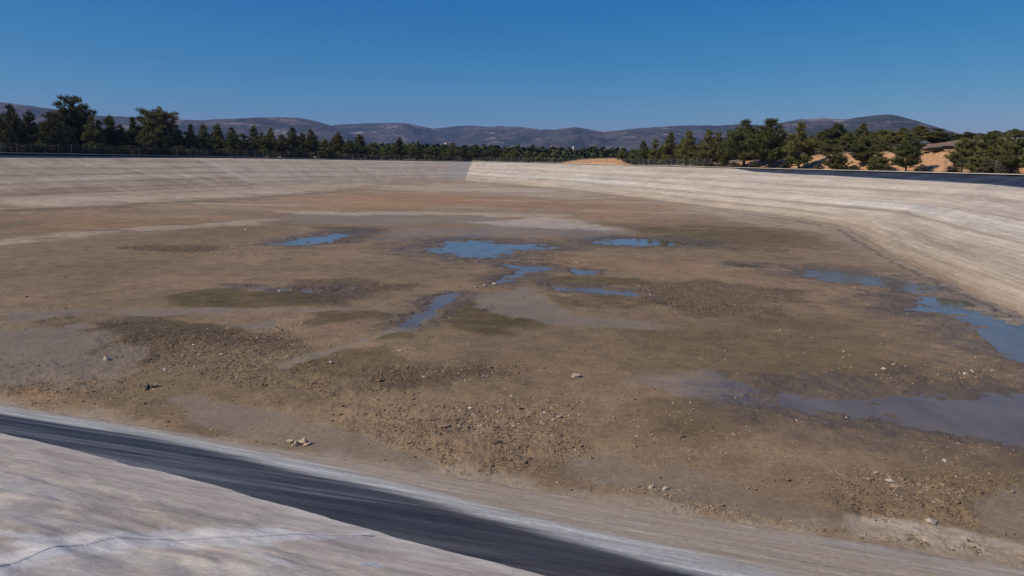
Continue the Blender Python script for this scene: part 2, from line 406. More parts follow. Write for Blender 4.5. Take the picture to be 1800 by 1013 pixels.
def build_bank():
    n = len(FLOOR); Vs = []; nv = 100
    vv = np.linspace(-.04, 1, nv); cols = []; us = []
    u0 = 0
    for i in range(n-1):                              # every side but the near one
        a, b = FLOOR[i], FLOOR[i+1]; A, B = RIMP[i], RIMP[i+1]
        L = np.linalg.norm(B-A); k = max(4, int(L/0.6))
        s = np.linspace(0, 1, k, endpoint=(i == n-2))
        for q in s: cols.append((a+(b-a)*q, A+(B-A)*q)); us.append(u0+q*L)
        u0 += L
    fl = np.array([c[0] for c in cols]); rm = np.array([c[1] for c in cols]); us = np.array(us)
    P = fl[:, None]*(1-vv[None, :, None])+rm[:, None]*vv[None, :, None]
    U = np.repeat(us[:, None], nv, 1).ravel(); Z = np.repeat((vv*RIM)[None], len(us), 0).ravel()
    X = P[..., 0].ravel(); Y = P[..., 1].ravel()
    c = wall_colour(U, Z, X, Y)
    px = px_of(X, Y); px = np.where(Y > 5, px, 99999); 
    # depth of the bare liner under the rim
    top = np.interp(px, [-400, 0, 150, 300, 392, 400, 1288, 1300, 1330, 1500, 1800, 2400], [.75, .72, .62, .42, .26, .12, .12, .26, .60, .82, 1.1, 1.2])
    top = np.where(Y < 5, .7, top)
    edge = RIM-top+.03*fbm(U*.3, Z*0, 3, 14)
    bl = sst(-.05, .05, Z-edge)
    c = c + (np.array([.62, .58, .54])-c)*(.45*np.exp(-((Z-edge+.07)/.07)**2))[:, None]
    blk = np.array([.034, .043, .060])[None]*(1+.8*fbm(U*.5, Z*3, 3, 15))[:, None]
    c = c*(1-bl[:, None])+blk*bl[:, None]
    uk = np.linalg.norm(RIMP[1]-RIMP[0])+np.linalg.norm(RIMP[2]-RIMP[1]); uc = uk+np.linalg.norm(RIMP[3]-RIMP[2])
    far_seg = sst(-.3, .3, U-uk)*(U < uc)*(1-bl); c = c+(np.array([.50, .435, .35])-c)*(.32*far_seg)[:, None]  # wall past the kink painted paler, for its face turned more to the sun
    strip = np.exp(-((U-uk-1.2-.5*fbm(Z*1.5, U*0, 3, 21))/1.1)**2)*(1-bl)*sst(.6, 2.0, Z); c = c+(np.array([.58, .52, .44])-c)*(.6*strip)[:, None]
    C = np.ones((len(U), 4)); C[:, :3] = np.clip(c, .01, .85)
    Zr = Z + .03*fbm(U*.5, Z*2, 4, 16)
    dn = np.sqrt(0)
    V = np.stack([X, Y, Zr], 1); V[:, 2][Z >= RIM-1e-6] = RIM
    F = grid_faces(len(us), nv)
    me = mesh_np('bank', V, F); attr(me, 'alb', C); attr(me, 'flatco', np.stack([U, Z/SL, 0*U], 1)); attr(me, 'rgh', .95-.35*bl); attr(me, 'ruf', 1-bl)
    tag(link('reservoir_bank', me, BM), kind='structure')
build_bank()

BW = np.array([(-80, 1.9), (-16.1, 1.8), (-10.9, 1.75), (-5.9, 3.3), (-4.8, 3.4), (-2.65, 4.65), (-1.15, 4.95), (-.17, 5.4), (6, 7.2), (20, 9)])
WO = np.array([(-80, .7), (-17.9, .65), (-12, .58), (-6.9, 1.75), (-3, 3.42), (-1.3, 3.8), (-.55, 4.25), (.77, 4.4), (6, 6), (20, 7.5)])
CR = np.array([(-80, 3.0), (-20, 3.5), (-12.05, 4.4), (-9.9, 4.8), (-7.72, 5.33), (-6.14, 5.63), (-4.97, 6.03), (-3.74, 6.43), (-2.7, 6.72), (-1.76, 6.89), (0, 7.4), (6, 9), (20, 12)])
def smooth_interp(a, T):
    s = 0
    for d in (-1.2, -.6, 0, .6, 1.2): s = s+np.interp(a+d, T[:, 0], T[:, 1])
    return s/5
def near_z(a, t): return SL*t
def build_near():
    aa = np.concatenate([np.linspace(-96, -24.5, 120), np.arange(-24, 14, .055), np.linspace(14.2, 34, 60)])
    tt = np.concatenate([np.arange(-.9, 8.2, .055), np.linspace(8.3, RUN, 40)])
    A, T = np.meshgrid(aa, tt, indexing='ij'); a = A.ravel(); t = T.ravel()
    bw = smooth_interp(a, BW); wo = smooth_interp(a, WO)
    j = .16*fbm(a*.35, t*1.2, 4, 201)+.10*fbm(a*.5, t*6, 3, 202)
    c = np.tile(np.array([.45, .345, .235]), (len(a), 1))
    def lay(c, col, k): return c + (np.array(col)-c)*np.clip(k, 0, 1)[:, None]
    c = lay(c, (.30, .225, .155), sst(.45, -.1, t+j*2))
    # thin strand lines of flotsam in the silt
    for q, w, k in ((.35, .05, .28), (.62, .06, .25), (.8, .035, .4)):
        c = lay(c, (.56, .49, .41), k*np.exp(-(((t/np.maximum(wo, .3))-q+.06*j*3)/w)**2)*(.4+1.2*(.5+fbm(a*1.5, t*0+q, 3, 203))))
    gr = sst(-1.0, 3.0, a)*sst(3.2, .2, t)*(.35+fbm(a*1.7, t*3, 4, 204)*.9)
    c = lay(c, (.50, .45, .385), gr)
    wk = sst(-.45, .35, t-wo+j*1.6)
    wh = np.array([.54, .515, .455])[None]*(1+.35*fbm(a*.4, t*7, 4, 205)+.2*fbm(a*1.6, t*20, 3, 225))[:, None]
    c = c*(1-wk[:, None])+wh*wk[:, None]
    bk = sst(-.42, .3, t-bw+j*1.8)
    blk = np.array([.041, .042, .044])[None]*(1+1.1*fbm(a*.35+t*.5, t*4+a*.4, 4, 206)+.5*fbm(a*1.4, t*14+a*2, 3, 208))[:, None]
    dust = sst(.02, .5, fbm(a*.3+t*.35, t*3.3+a*.45, 5, 207))*.26+sst(.6, .0, t-bw)*.12*(.5+fbm(a*.8, t*3, 4, 217))+sst(1.0, .0, smooth_interp(a, CR)-t)*.16*(.45+fbm(a*.7, t*2.5, 4, 218))
    blk = blk+dust[:, None]*np.array([.40, .37, .34])
    c = c*(1-bk[:, None])+blk*bk[:, None]
    C = np.ones((len(a), 4)); C[:, :3] = np.clip(c, .008, .85)
    P = E_[None]*a[:, None]+N2[None]*(FOOT+t)[:, None]
    z = SL*t+.012*fbm(a*1.2, t*2.5, 4, 209)+.03*sst(1.2, 0, t)*fbm(a*3, t*3, 4, 210)
    z = np.where(t > RUN-.01, RIM, z)
    me = mesh_np('near', np.column_stack([P, z]), grid_faces(len(aa), len(tt)))
    attr(me, 'alb', C); attr(me, 'flatco', np.column_stack([a, t, 0*a])); attr(me, 'rgh', np.clip(.95-.38*bk-.1*wk, 0, 1)); attr(me, 'ruf', 1-bk)
    t_ = NT('near_liner'); col = t_.attr('alb'); uv = t_.attr('flatco', 'Vector')
    rot = t_.mapv(uv, (.55, 4.5, 1), (0, 0, .22))
    s1 = t_.noise(rot, 1.0, 6, .62, .3); s2 = t_.noise(t_.mapv(uv, (1.6, 12, 1), (0, 0, .2)), 1.0, 4, .6, .2); g = t_.noise(uv, 10, 5, .7)
    k = t_.math('MULTIPLY', t_.rng(s1, .36, .64, .82, 1.18), t_.rng(s2, .36, .64, .90, 1.10)); k = t_.math('MULTIPLY', k, t_.rng(g, .36, .64, .82, 1.18))
    t_.base(t_.scale(col, k), t_.attr('rgh', 'Fac'), .4); t_.bump(t_.math('ADD', g, t_.math('MULTIPLY', s1, 1.0)), .3, .03)
    tag(link('near_bank', me, t_.m), kind='structure')
build_near()

def build_sheet():
    """the dusty upper liner sheet lapped over the black one, with its welded seam"""
    aa = np.arange(-30, 14, .05); ss = np.concatenate([[0, 0], np.geomspace(.04, 1, 190)])
    A, S = np.meshgrid(aa, ss, indexing='ij'); a = A.ravel(); s = S.ravel()
    cr = smooth_interp(a, CR)+.09*fbm(a*1.1, a*0, 5, 301, .6)
    s = np.where(s <= .04, s-.04*(s > 0), s)
    t = cr+s*(RUN-.05-cr)
    P = E_[None]*a[:, None]+N2[None]*(FOOT+t)[:, None]
    seam = np.array([near_at(x, y, .04) for x, y in ((-200, 1120), (-80, 1040), (0, 1006), (60, 984), (100, 972), (200, 955), (330, 951), (450, 950), (560, 944), (662, 940))])
    dS = line_dist(seam, a+.03*fbm(a*2, t*2, 3, 302), t+.02*fbm(a*4, t*4, 3, 303))
    wr = fbm(a*.55+t*.2, t*1.1-a*.2, 4, 304); wr2 = fbm(a*.9-t*1.5, t*.9+a*.5, 4, 305)
    lump = sst(0, 2.5, t-cr)
    z = SL*t+.025+lump*(.085*(wr+.42)+.035*(wr2+.4))+.012*np.exp(-(dS/.09)**2)
    rid = np.exp(-(np.abs(wr2)/.03)**2); z = z+.006*rid*lump
    z = np.where((S.ravel() == 0) & (np.tile(np.arange(len(ss)), len(aa)) == 0), SL*cr-.03, z)
    c = np.tile(np.array([.60, .50, .395]), (len(a), 1))
    def lay(c, col, k): return c + (np.array(col)-c)*np.clip(k, 0, 1)[:, None]
    c = lay(c, (.37, .30, .235), sst(.05, .45, fbm(a*.5+t*.2, t*1.3, 5, 306))*.5)
    c = lay(c, (.54, .43, .31), sst(.0, .5, fbm(a*.6, t*.8, 4, 307))*sst(2.0, 4.5, t-cr)*.5)
    c = lay(c, (.60, .54, .46), sst(.08, .5, fbm(a*.45-t*.5, t*1.5+a*.4, 5, 308))*.7)
    salt = np.array([.76, .71, .63])
    wob = .5+fbm(a*1.3, t*2.6, 4, 309)
    c = lay(c, salt, sst(1.25, .55, dS/(.05+.55*np.clip(wob, 0, 1)*sst(-2.9, -4.6, a))+.5*fbm(a*5, t*9, 4, 319))*.88)
    for (x, y, rx, ry) in ((20, 950, .35, .12), (475, 992, .35, .16), (195, 937, .25, .04), (80, 812, .3, .05), (440, 880, .4, .06)):
        q = near_at(x, y, .04); r = np.hypot((a-q[0])/rx, (t-q[1])/ry)
        c = lay(c, salt, sst(1.15, .5, r+1.1*fbm(a*3, t*6, 4, 310))*.8)
    q = near_at(653, 997, .04); r = np.hypot((a-q[0])/.12, (t-q[1])/.085); c = lay(c, (.60, .60, .59), sst(1.1, .8, r+.25*fbm(a*20, t*20, 3, 311))*.9)
    crk = np.array([near_at(x, y, .04) for x, y in ((340, 934), (400, 931), (440, 930), (500, 935))]); 
    c = lay(c, (.50, .47, .43), sst(.06, .0, t-cr)*.6)
    C = np.ones((len(a), 4)); C[:, :3] = np.clip(c, .01, .85)
    me = mesh_np('sheet', np.column_stack([P, z]), grid_faces(len(aa), len(ss)))
    attr(me, 'alb', C); attr(me, 'flatco', np.column_stack([a, t, 0*a]))
    t_ = NT('dusty_sheet'); uv = t_.attr('flatco', 'Vector'); al = t_.attr('alb')
    s1 = t_.noise(t_.mapv(uv, (.9, 2.4, 1), (0, 0, .25)), 1.3, 7, .66, .6); s2 = t_.noise(t_.mapv(uv, (1.8, 5, 1), (0, 0, .3)), 1.0, 6, .7, .5); g = t_.noise(uv, 11, 5, .7)
    k = t_.math('MULTIPLY', t_.rng(s1, .34, .66, .78, 1.18), t_.rng(s2, .34, .66, .87, 1.10)); k = t_.math('MULTIPLY', k, t_.rng(g, .36, .64, .90, 1.08))
    col = t_.scale(al, k)
    ed = t_.math('ABSOLUTE', t_.math('SUBTRACT', t_.noise(t_.mapv(uv, (.8, 1.7, 1), (0, 0, .4)), 1.0, 3, .55, .5), .5))     # dried tide marks
    tm_ = t_.math('MULTIPLY', t_.rng(ed, .0, .012, .55, 0), t_.rng(t_.noise(uv, .7, 2, .5), .45, .6, 0, 1))
    col = t_.mix(tm_, col, (.52, .49, .45))
    t_.base(col, .92, .3); t_.bump(t_.math('ADD', t_.math('MULTIPLY', g, .35), s1), .4, .05)
    o = link('liner_sheet', me, t_.m)
    # ribbons that follow the sheet: the welded seam with its split, and a fold above it
    LUT = {}
    def ribbon(name, P, wid, prof, cols, lift, step=.02):
        P = np.asarray(P); L = np.concatenate([[0], np.cumsum(np.linalg.norm(np.diff(P, axis=0), axis=1))]); q = np.arange(0, L[-1], step)
        pa = np.interp(q, L, P[:, 0]); pt = np.interp(q, L, P[:, 1]); k = np.hanning(25); k /= k.sum()
        pa = np.convolve(np.pad(pa, 12, 'edge'), k, 'valid'); pt = np.convolve(np.pad(pt, 12, 'edge'), k, 'valid')
        da, dt = np.gradient(pa), np.gradient(pt); ln = np.hypot(da, dt); na, nt_ = -dt/ln, da/ln
        jit = .012*fbm(q*2.5, q*0, 4, 314); ww = wid*(.55+.9*(.5+fbm(q*1.7, q*0+3, 3, 315)))*np.interp(pa, [-4.9, -4.4, -3.8], [1.5, 1.0, .55])
        nx = len(prof); off = np.linspace(-1, 1, nx)
        RA = pa[:, None]+na[:, None]*(off[None]*ww[:, None]+jit[:, None]); RT = pt[:, None]+nt_[:, None]*(off[None]*ww[:, None]+jit[:, None])
        XY = E_[None]*RA.reshape(-1, 1)+N2[None]*(FOOT+RT.reshape(-1, 1))
        bz = sheet_z(RA.ravel(), RT.ravel())+lift+np.tile(prof, len(q)) ; 
        cc = np.ones((len(q)*nx, 4)); cc[:, :3] = np.tile(np.array(cols), (len(q), 1))*(1+.3*fbm(RA.ravel()*6, RT.ravel()*6, 3, 316))[:, None]
        mid = nx//2; f_ = np.clip(.5+2.2*fbm(q*1.3, q*0, 3, 317), 0, 1)*np.interp(pa, [-4.8, -4.55, -4.1], [1, .55, .12]); cc = cc.reshape(len(q), nx, 4); cc[:, mid, :3] = cc[:, mid, :3]*f_[:, None]+np.array([[.66, .62, .55]])*(1-f_[:, None]); cc = cc.reshape(-1, 4)
        m2 = mesh_np(name, np.column_stack([XY, bz]), grid_faces(len(q), nx)); attr(m2, 'alb', np.clip(cc, .01, .85)); attr(m2, 'flatco', np.column_stack([RA.ravel(), RT.ravel(), 0*bz]))
        return link(name, m2, t_.m, o)
    def sheet_z(A2, T2):
        c2 = smooth_interp(A2, CR)+.09*fbm(A2*1.1, A2*0, 5, 301, .6)
        w1 = fbm(A2*.55+T2*.2, T2*1.1-A2*.2, 4, 304); w2 = fbm(A2*.9-T2*1.5, T2*.9+A2*.5, 4, 305); lp = sst(0, 2.5, T2-c2)
        d2 = line_dist(seam, A2+.03*fbm(A2*2, T2*2, 3, 302), T2+.02*fbm(A2*4, T2*4, 3, 303))
        return SL*T2+.025+lp*(.085*(w1+.42)+.035*(w2+.4))+.012*np.exp(-(d2/.09)**2)+.006*np.exp(-(np.abs(w2)/.03)**2)*lp
    S_ = (.70, .65, .58); D_ = (.16, .145, .13)
    ribbon('seam', seam, .017, [0, .001, .002, .002, -.001, .002, .002, .001, 0], [S_, S_, S_, S_, D_, S_, S_, S_, S_], .0012)
    tag(o, 'dusty pale grey liner sheet with a salt-crusted seam lapped over the black slope', 'liner')
build_sheet()

# ------------------------------------------------------------------ land outside the rim
def hill_top(px): return np.interp(px, [1150, 1220, 1300, 1380, 1450, 1560, 1640, 1700, 1800, 2000, 2400], [0, .6, 1.9, 3.0, 3.7, 4.6, 5.2, 5.6, 5.6, 5.5, 5.0])
def hill(X, Y):
    az = np.arctan2(X, Y); d = np.hypot(X, Y); px = px_of(X, np.maximum(Y, 1)); u = (d-rimd(az)-8-2.0*fbm(X*.08, Y*.08, 3, 401))/46
    p = .62*sst(0, .30, u)+.38*sst(.25, 1, u)
    return RIM-.15+hill_top(px)*p, u
def build_land():
    base = np.array([-12., 110.]); th = np.linspace(0, 2*PI, 721)[:-1]
    rr = []
    for a in th:
        d = np.array([math.sin(a), math.cos(a)]); best = 0
        for i in range(len(RIMP)):
            p = RIMP[i]-base; q = RIMP[(i+1) % len(RIMP)]-base; e = q-p; den = d[0]*e[1]-d[1]*e[0]
            if abs(den) < 1e-9: continue
            t = (p[0]*e[1]-p[1]*e[0])/den; u = (p[0]*d[1]-p[1]*d[0])/den
            if t > 0 and -1e-6 <= u <= 1+1e-6: best = max(best, t)
        rr.append(best)
    rr = np.array(rr); off = np.array([-.6, .4, 1, 2, 3, 4, 6, 8, 11, 15, 20, 27, 36, 50, 70, 100, 140, 200, 280, 400, 560, 800, 1100, 1500, 2200, 3500, 6500])
    R = rr[None]+off[:, None]; X = base[0]+R*np.sin(th)[None]; Y = base[1]+R*np.cos(th)[None]
    d = np.hypot(X, Y)
    Z = np.full(X.shape, RIM)-.02*(off[:, None] < 0) + .10*fbm(X*.25, Y*.25, 3, 411)*(off[:, None] > 3)
    Z = Z + np.clip((d-270)*.0155, 0, 19)*(off[:, None] > 30) - .35*sst(3, 40, off[:, None]*np.ones_like(X))
    V = np.stack([X, Y, Z], -1).reshape(-1, 3); nr, nc = X.shape
    i = np.arange(nr*nc).reshape(nr, nc); j = np.roll(i, -1, 1)
    F = np.stack([i[:-1], i[1:], j[1:], j[:-1]], -1).reshape(-1, 4)
    me = mesh_np('land', V, F)
    t = NT('dry_ground'); p = t.geo(); a = t.noise(p, .6, 6, .65); b = t.noise(p, .012, 5, .6); c = t.noise(p, 5, 4, .6)
    col = t.mix(t.rng(a, .4, .62, 0, 1), (.30, .225, .145), (.17, .135, .085))
    col = t.mix(t.rng(b, .42, .58, 0, .8), col, (.10, .105, .05))
    t.base(t.scale(col, t.rng(c, .41, .59, .8, 1.2)), .95, .2); t.bump(a, .5, .2)
    tag(link('ground', me, t.m), kind='structure')
build_land()

def strip_box(P, o0, o1, z0, z1):          # a long box along a plan polyline, between two outward offsets
    P = np.asarray(P); e = np.gradient(P, axis=0); e /= np.linalg.norm(e, axis=1)[:, None]; nrm = np.stack([-e[:, 1], e[:, 0]], 1)
    a = P+nrm*o0; b = P+nrm*o1; n = len(P)
    V = np.concatenate([np.column_stack([a, np.full(n, z0)]), np.column_stack([a, np.full(n, z1)]), np.column_stack([b, np.full(n, z1)]), np.column_stack([b, np.full(n, z0)])])
    F = []
    for k in range(4):
        for i in range(n-1): F.append((k*n+i, k*n+i+1, ((k+1) % 4)*n+i+1, ((k+1) % 4)*n+i))
    return V, F
def rim_path(i0, i1, step=.8, off=0.0):
    R = offset(FLOOR, RUN+off); out = []
    for i in range(i0, i1):
        a, b = R[i], R[i+1]; k = max(2, int(np.linalg.norm(b-a)/step))
        out += [a+(b-a)*q for q in np.linspace(0, 1, k, endpoint=False)]
    out.append(R[i1]); return np.array(out)
CONC = simple('pale_concrete', (.50, .46, .40), .2, 3, .9, .01)
for i0, i1, lab in ((0, 3, 'pale concrete kerb along the rim of the left bank'), (3, 10, 'pale concrete kerb along the rim of the right bank')):
    V, F = strip_box(rim_path(i0, i1), .02, .42, RIM-.15, RIM+.07); me = mesh_np('kerb', V, F, False)
    tag(link('kerb', me, CONC), lab, 'kerb', 'kerbs along the reservoir rim')

# right hillside with orange earth cuts, and the bare mound
def build_hill():
    pxs = np.linspace(1120, 2500, 420); offs = np.concatenate([np.linspace(3, 30, 75), np.linspace(31, 170, 60)])
    az = np.array([math.atan2(*(ray(x, hz(x))[:2])) for x in pxs]); rd = rimd(az)
    D = rd[:, None]+offs[None]; X = D*np.sin(az)[:, None]; Y = D*np.cos(az)[:, None]
    Z, u = hill(X, Y)
    Z = Z + sst(.02, .2, u)*(.35*fbm(X*.25, Y*.25, 4, 421)+.3*np.abs(fbm(X*.6, Y*.6, 3, 422)))*np.clip(hill_top(px_of(X, Y))/3, 0, 1)
    X, Y, Z, u = X.ravel(), Y.ravel(), Z.ravel(), u.ravel()
    n = fbm(X*.16, Y*.16, 4, 423)
    ora = sst(.015, .06, u)*sst(.46, .34, u+.16*n)
    me = mesh_np('hill', np.stack([X, Y, Z], 1), grid_faces(len(pxs), len(offs))); attr(me, 'ora', ora)
    t = NT('earth_cut'); p = t.geo(); a = t.noise(p, .9, 6, .7); b = t.noise(p, 3.5, 5, .65); c = t.noise(p, .25, 4, .6)
    scrub = t.mix(t.rng(a, .42, .6, 0, 1), (.25, .17, .125), (.155, .115, .08))
    scrub = t.mix(t.rng(c, .5, .62, 0, .6), scrub, (.25, .165, .11))
    o = t.mix(t.rng(a, .35, .65, 0, 1), (.55, .275, .13), (.49, .305, .17))
    col = t.mix(t.attr('ora', 'Fac'), scrub, o)
    t.base(t.scale(col, t.rng(b, .41, .59, .78, 1.2)), .95, .2); t.bump(t.math('ADD', a, t.math('MULTIPLY', b, .4)), .8, .35)
    tag(link('hillside', me, t.m), kind='structure'); return t.m
HM = build_hill()
def build_mound():
    pxs = np.linspace(955, 1125, 140); offs = np.linspace(3.2, 30, 70)
    az = np.array([math.atan2(*(ray(x, hz(x))[:2])) for x in pxs]); rd = rimd(az)
    D = rd[:, None]+offs[None]; X = D*np.sin(az)[:, None]; Y = D*np.cos(az)[:, None]
    hh = np.interp(pxs, [958, 974, 998, 1024, 1050, 1078, 1090, 1101, 1125], [-.3, 0, .8, 1.45, 1.75, 1.85, 1.75, .8, -.3])[:, None]
    v = (offs[None]-4+.8*fbm(X*.4, Y*.4, 3, 431))/9
    Z = RIM-.2+hh*(sst(0, .5, v)*.85+.15*sst(.4, 1, v))*(1-sst(1.6, 2.7, v))*(1+.12*fbm(X*.7, Y*.7, 4, 432))
    me = mesh_np('mound', np.stack([X, Y, Z], -1).reshape(-1, 3), grid_faces(len(pxs), len(offs)))
    attr(me, 'ora', (sst(.72, .55, v)*np.ones_like(X)).ravel())
    tag(link('earth_mound', me, HM), kind='structure')
build_mound()

# ------------------------------------------------------------------ mountains
def hills(name, sil, Rc, r0, r1, seed, z0=18, mat=None):
    px = np.array([s[0] for s in sil], float); ev = np.array([elev(*s)[1] for s in sil])
    xs = np.linspace(px[0], px[-1], 420); e = np.interp(xs, px, ev)
    k = np.hanning(11); k /= k.sum(); e = np.convolve(np.pad(e, 5, 'edge'), k, 'valid')
    az = np.array([math.atan2(*(ray(x, hz(x))[:2])) for x in xs])
    R = np.concatenate([np.linspace(r0, Rc, 90), np.linspace(Rc, r1, 14)[1:]])
    RR, A = np.meshgrid(R, az, indexing='ij'); X = RR*np.sin(A); Y = RR*np.cos(A)
    pk = e*Rc+ZC-z0
    q = np.clip((RR-r0)/(Rc-r0), 0, 1); back = np.clip((RR-Rc)/(r1-Rc), 0, 1)
    q2 = q**1.25
    gl = fbm(X*.0035, Y*.0035, 5, seed); rdg = 1-2*np.abs(fbm(X*.0022+5, Y*.0022, 4, seed+9))
    prof = q2*(1+(.55*gl-.35+.35*rdg)*np.sin(PI*np.clip(q, 0, 1))**.8)
    Z = z0-4+(pk+4)[None]*prof*(1-back**1.5*.8)+ 4*fbm(X*.02, Y*.02, 3, seed+3)*q*(pk[None] > 5)
    # keep the crest the highest thing seen along its direction
    lim = (e[None]*RR+ZC); Z = np.minimum(Z, lim+.002*RR*gl*0+3*fbm(X*.03, Y*.03, 3, seed+4))
    me = mesh_np(name, np.stack([X, Y, Z], -1).reshape(-1, 3), grid_faces(len(R), len(az)))
    tag(link('hills', me, mat), kind='structure')
def hill_mat():
    t = NT('scrub_hills'); p = t.geo()
    a = t.noise(p, .004, 6, .62, .6); b = t.noise(p, .03, 5, .7); c = t.noise(t.mapv(p, (.004, .004, .035)), 1, 6, .65)
    v = t.n('ShaderNodeTexVoronoi'); v.inputs['Scale'].default_value = .032; t.l(p, v.inputs['Vector'])
    col = t.mix(t.rng(a, .42, .60, 0, 1), (.036, .050, .042), (.125, .105, .10))
    col = t.mix(t.rng(c, .56, .64, 0, .75), col, (.40, .29, .235))
    col = t.mix(t.rng(b, .47, .58, 0, .65), col, (.045, .05, .034))
    col = t.mix(t.rng(v.outputs['Distance'], .2, .5, .75, 0), col, (.035, .042, .026))
    t.base(col, 1.0, .1); t.bump(t.math('ADD', a, t.math('MULTIPLY', b, .2)), .8, 30)
    return t.m
MM = hill_mat()
hills('hills', [(-500, 215), (-200, 180), (-60, 174), (0, 178), (60, 186), (105, 193), (160, 203), (205, 204), (240, 206), (300, 208), (340, 211), (400, 210), (450, 207), (500, 206), (540, 209), (570, 216), (600, 227), (640, 246), (700, 264), (760, 272)], 3300, 1700, 4300, 501, mat=MM)
hills('hills', [(520, 240), (560, 224), (600, 219), (640, 217), (690, 216), (712, 216), (735, 221), (760, 226), (785, 224), (800, 222), (830, 221), (855, 223), (880, 222), (910, 223), (945, 227), (970, 228), (1040, 250), (1100, 268)], 4600, 2200, 5600, 511, mat=MM)
hills('hills', [(880, 246), (940, 232), (970, 228), (990, 225), (1012, 224), (1035, 228), (1058, 231), (1085, 229), (1110, 226), (1160, 223), (1205, 220), (1260, 221), (1300, 218), (1340, 221), (1400, 226), (1500, 240), (1600, 262)], 3900, 1900, 5000, 521, mat=MM)
hills('hills', [(1180, 262), (1280, 240), (1340, 222), (1380, 213), (1402, 209), (1440, 208), (1470, 210), (1500, 207), (1525, 203), (1548, 201), (1570, 204), (1600, 212), (1640, 224), (1680, 235), (1720, 243), (1800, 256), (2000, 270), (2400, 300)], 2900, 1500, 4000, 531, mat=MM)

# ------------------------------------------------------------------ trees
def tube(path, rad, n=7):
    V = []; F = []
    path = [Vector(p) for p in path]
    for i, p in enumerate(path):
        d = (path[min(i+1, len(path)-1)]-path[max(i-1, 0)]).normalized(); q = d.to_track_quat('Z', 'Y')
        for k in range(n):
            a = 2*PI*k/n; V.append(p+q @ Vector((math.cos(a)*rad[i], math.sin(a)*rad[i], 0)))
    for i in range(len(path)-1):
        for k in range(n): F.append((i*n+k, i*n+(k+1) % n, (i+1)*n+(k+1) % n, (i+1)*n+k))
    return V, F
def make_pine(seed, style):
    """unit tree: height 1, crown radius about 0.5; returns trunk and crown meshes"""
    r = random.Random(seed); tv, tf = [], []
    def add(v, f):
        b = len(tv); tv.extend(v); tf.extend([tuple(b+i for i in q) for q in f])
    bend = (r.uniform(-.05, .05), r.uniform(-.05, .05))
    def stem(h): return Vector((bend[0]*math.sin(h*3), bend[1]*math.sin(h*2.4), h))
    add(*tube([stem(q) for q in (-.04, .02, .1, .3, .5, .7, .96)], [.045, .034, .028, .022, .016, .010, .002]))
    cl = []                                            # clumps: centre, radius
    prof = {'cone': lambda s: (1-s)**.75*(.55+.45*min(1, s*5+.35)), 'broad': lambda s: max(.05, min(1, .60+1.6*s)*(1-s)**.72*1.30),
            'round': lambda s: .88-.12*min(1, s/.42) if s < .42 else (.70+.16*min(1, (s-.42)/.15) if s < .62 else .86*max(.02, 1-((s-.62)/.385)**2)**.8),
            'bush': lambda s: max(.12, (1-s**2.2)), 'slim': lambda s: (1-s)**.6*.9+.05}[style]
    h0 = {'cone': .12, 'broad': .16, 'round': .22, 'bush': .02, 'slim': .10}[style]
    nw = {'cone': 13, 'broad': 13, 'round': 13, 'bush': 9, 'slim': 13}[style]
    for w in range(nw):
        s = (w+r.uniform(-.35, .35))/nw; s = min(max(s, 0), .99); h = h0+(1-h0)*s
        L0 = .5*prof(s); nb = max(4, int(4+5*prof(s)))
        a0 = r.uniform(0, 7)
        for b in range(nb):
            if r.random() < .10: continue
            a = a0+2*PI*b/nb+r.uniform(-.35, .35); L = L0*r.uniform(.62, 1.16); rise = r.uniform(.05, .45)*L; h = min(.97, max(h0, h+r.uniform(-.045, .045)))
            tip = stem(h)+Vector((math.cos(a)*L, math.sin(a)*L, rise)); st = stem(max(h-.02, .02)); mid = st.lerp(tip, .5)+Vector((0, 0, -.04*L))
            if L > .1: add(*tube([st, mid, tip], [.009, .006, .002], 4))
            m = max(2, int(L/.075))
            for k in range(m):
                q = .35+.65*(k+r.random()*.6)/m; c = st.lerp(tip, q)+Vector((r.gauss(0, .02), r.gauss(0, .02), r.gauss(.008, .022)))
                cl.append((c, .078*r.uniform(.7, 1.3)*(1.0-.25*s)))
    cl.append((stem(.97), .045)); cl.append((stem(.92), .055))
    if style in ('cone', 'slim', 'bush'):
        for k in range(26): 
            s = r.random()*.8; h = h0+(1-h0)*s; a = r.uniform(0, 7); L = .3*prof(s)*r.random()
            cl.append((stem(h)+Vector((math.cos(a)*L, math.sin(a)*L, 0)), .06))
    V = []; F = []
    g = np.random.default_rng(seed)
    CC = np.repeat(np.array([c for c, _ in cl]), 84, 0); RR = np.repeat(np.array([q for _, q in cl]), 84)[:, None]; n = len(CC)
    D = g.normal(size=(n, 3)); D[:, 2] = np.abs(D[:, 2])*.9+.2; D /= np.linalg.norm(D, axis=1)[:, None]
    Pn = CC+D*RR*g.uniform(.1, .95, (n, 1))*np.array([1, 1, 1.05]); Ln = RR*g.uniform(.35, .7, (n, 1)); wn = RR*g.uniform(.07, .16, (n, 1))
    sd_ = np.cross(D, g.normal(size=(n, 3))); sd_ /= np.linalg.norm(sd_, axis=1)[:, None]+1e-9
    V = np.stack([Pn-sd_*wn*.5, Pn+sd_*wn*.5, Pn+D*Ln+sd_*wn*.35, Pn+D*Ln-sd_*wn*.35], 1).reshape(-1, 3); F = np.arange(len(V)).reshape(-1, 4)
    tm = bpy.data.meshes.new('trunk'); tm.from_pydata(tv, [], tf); tm.update()
    cm = mesh_np('crown', np.array(V), np.array(F), False)
    return tm, cm
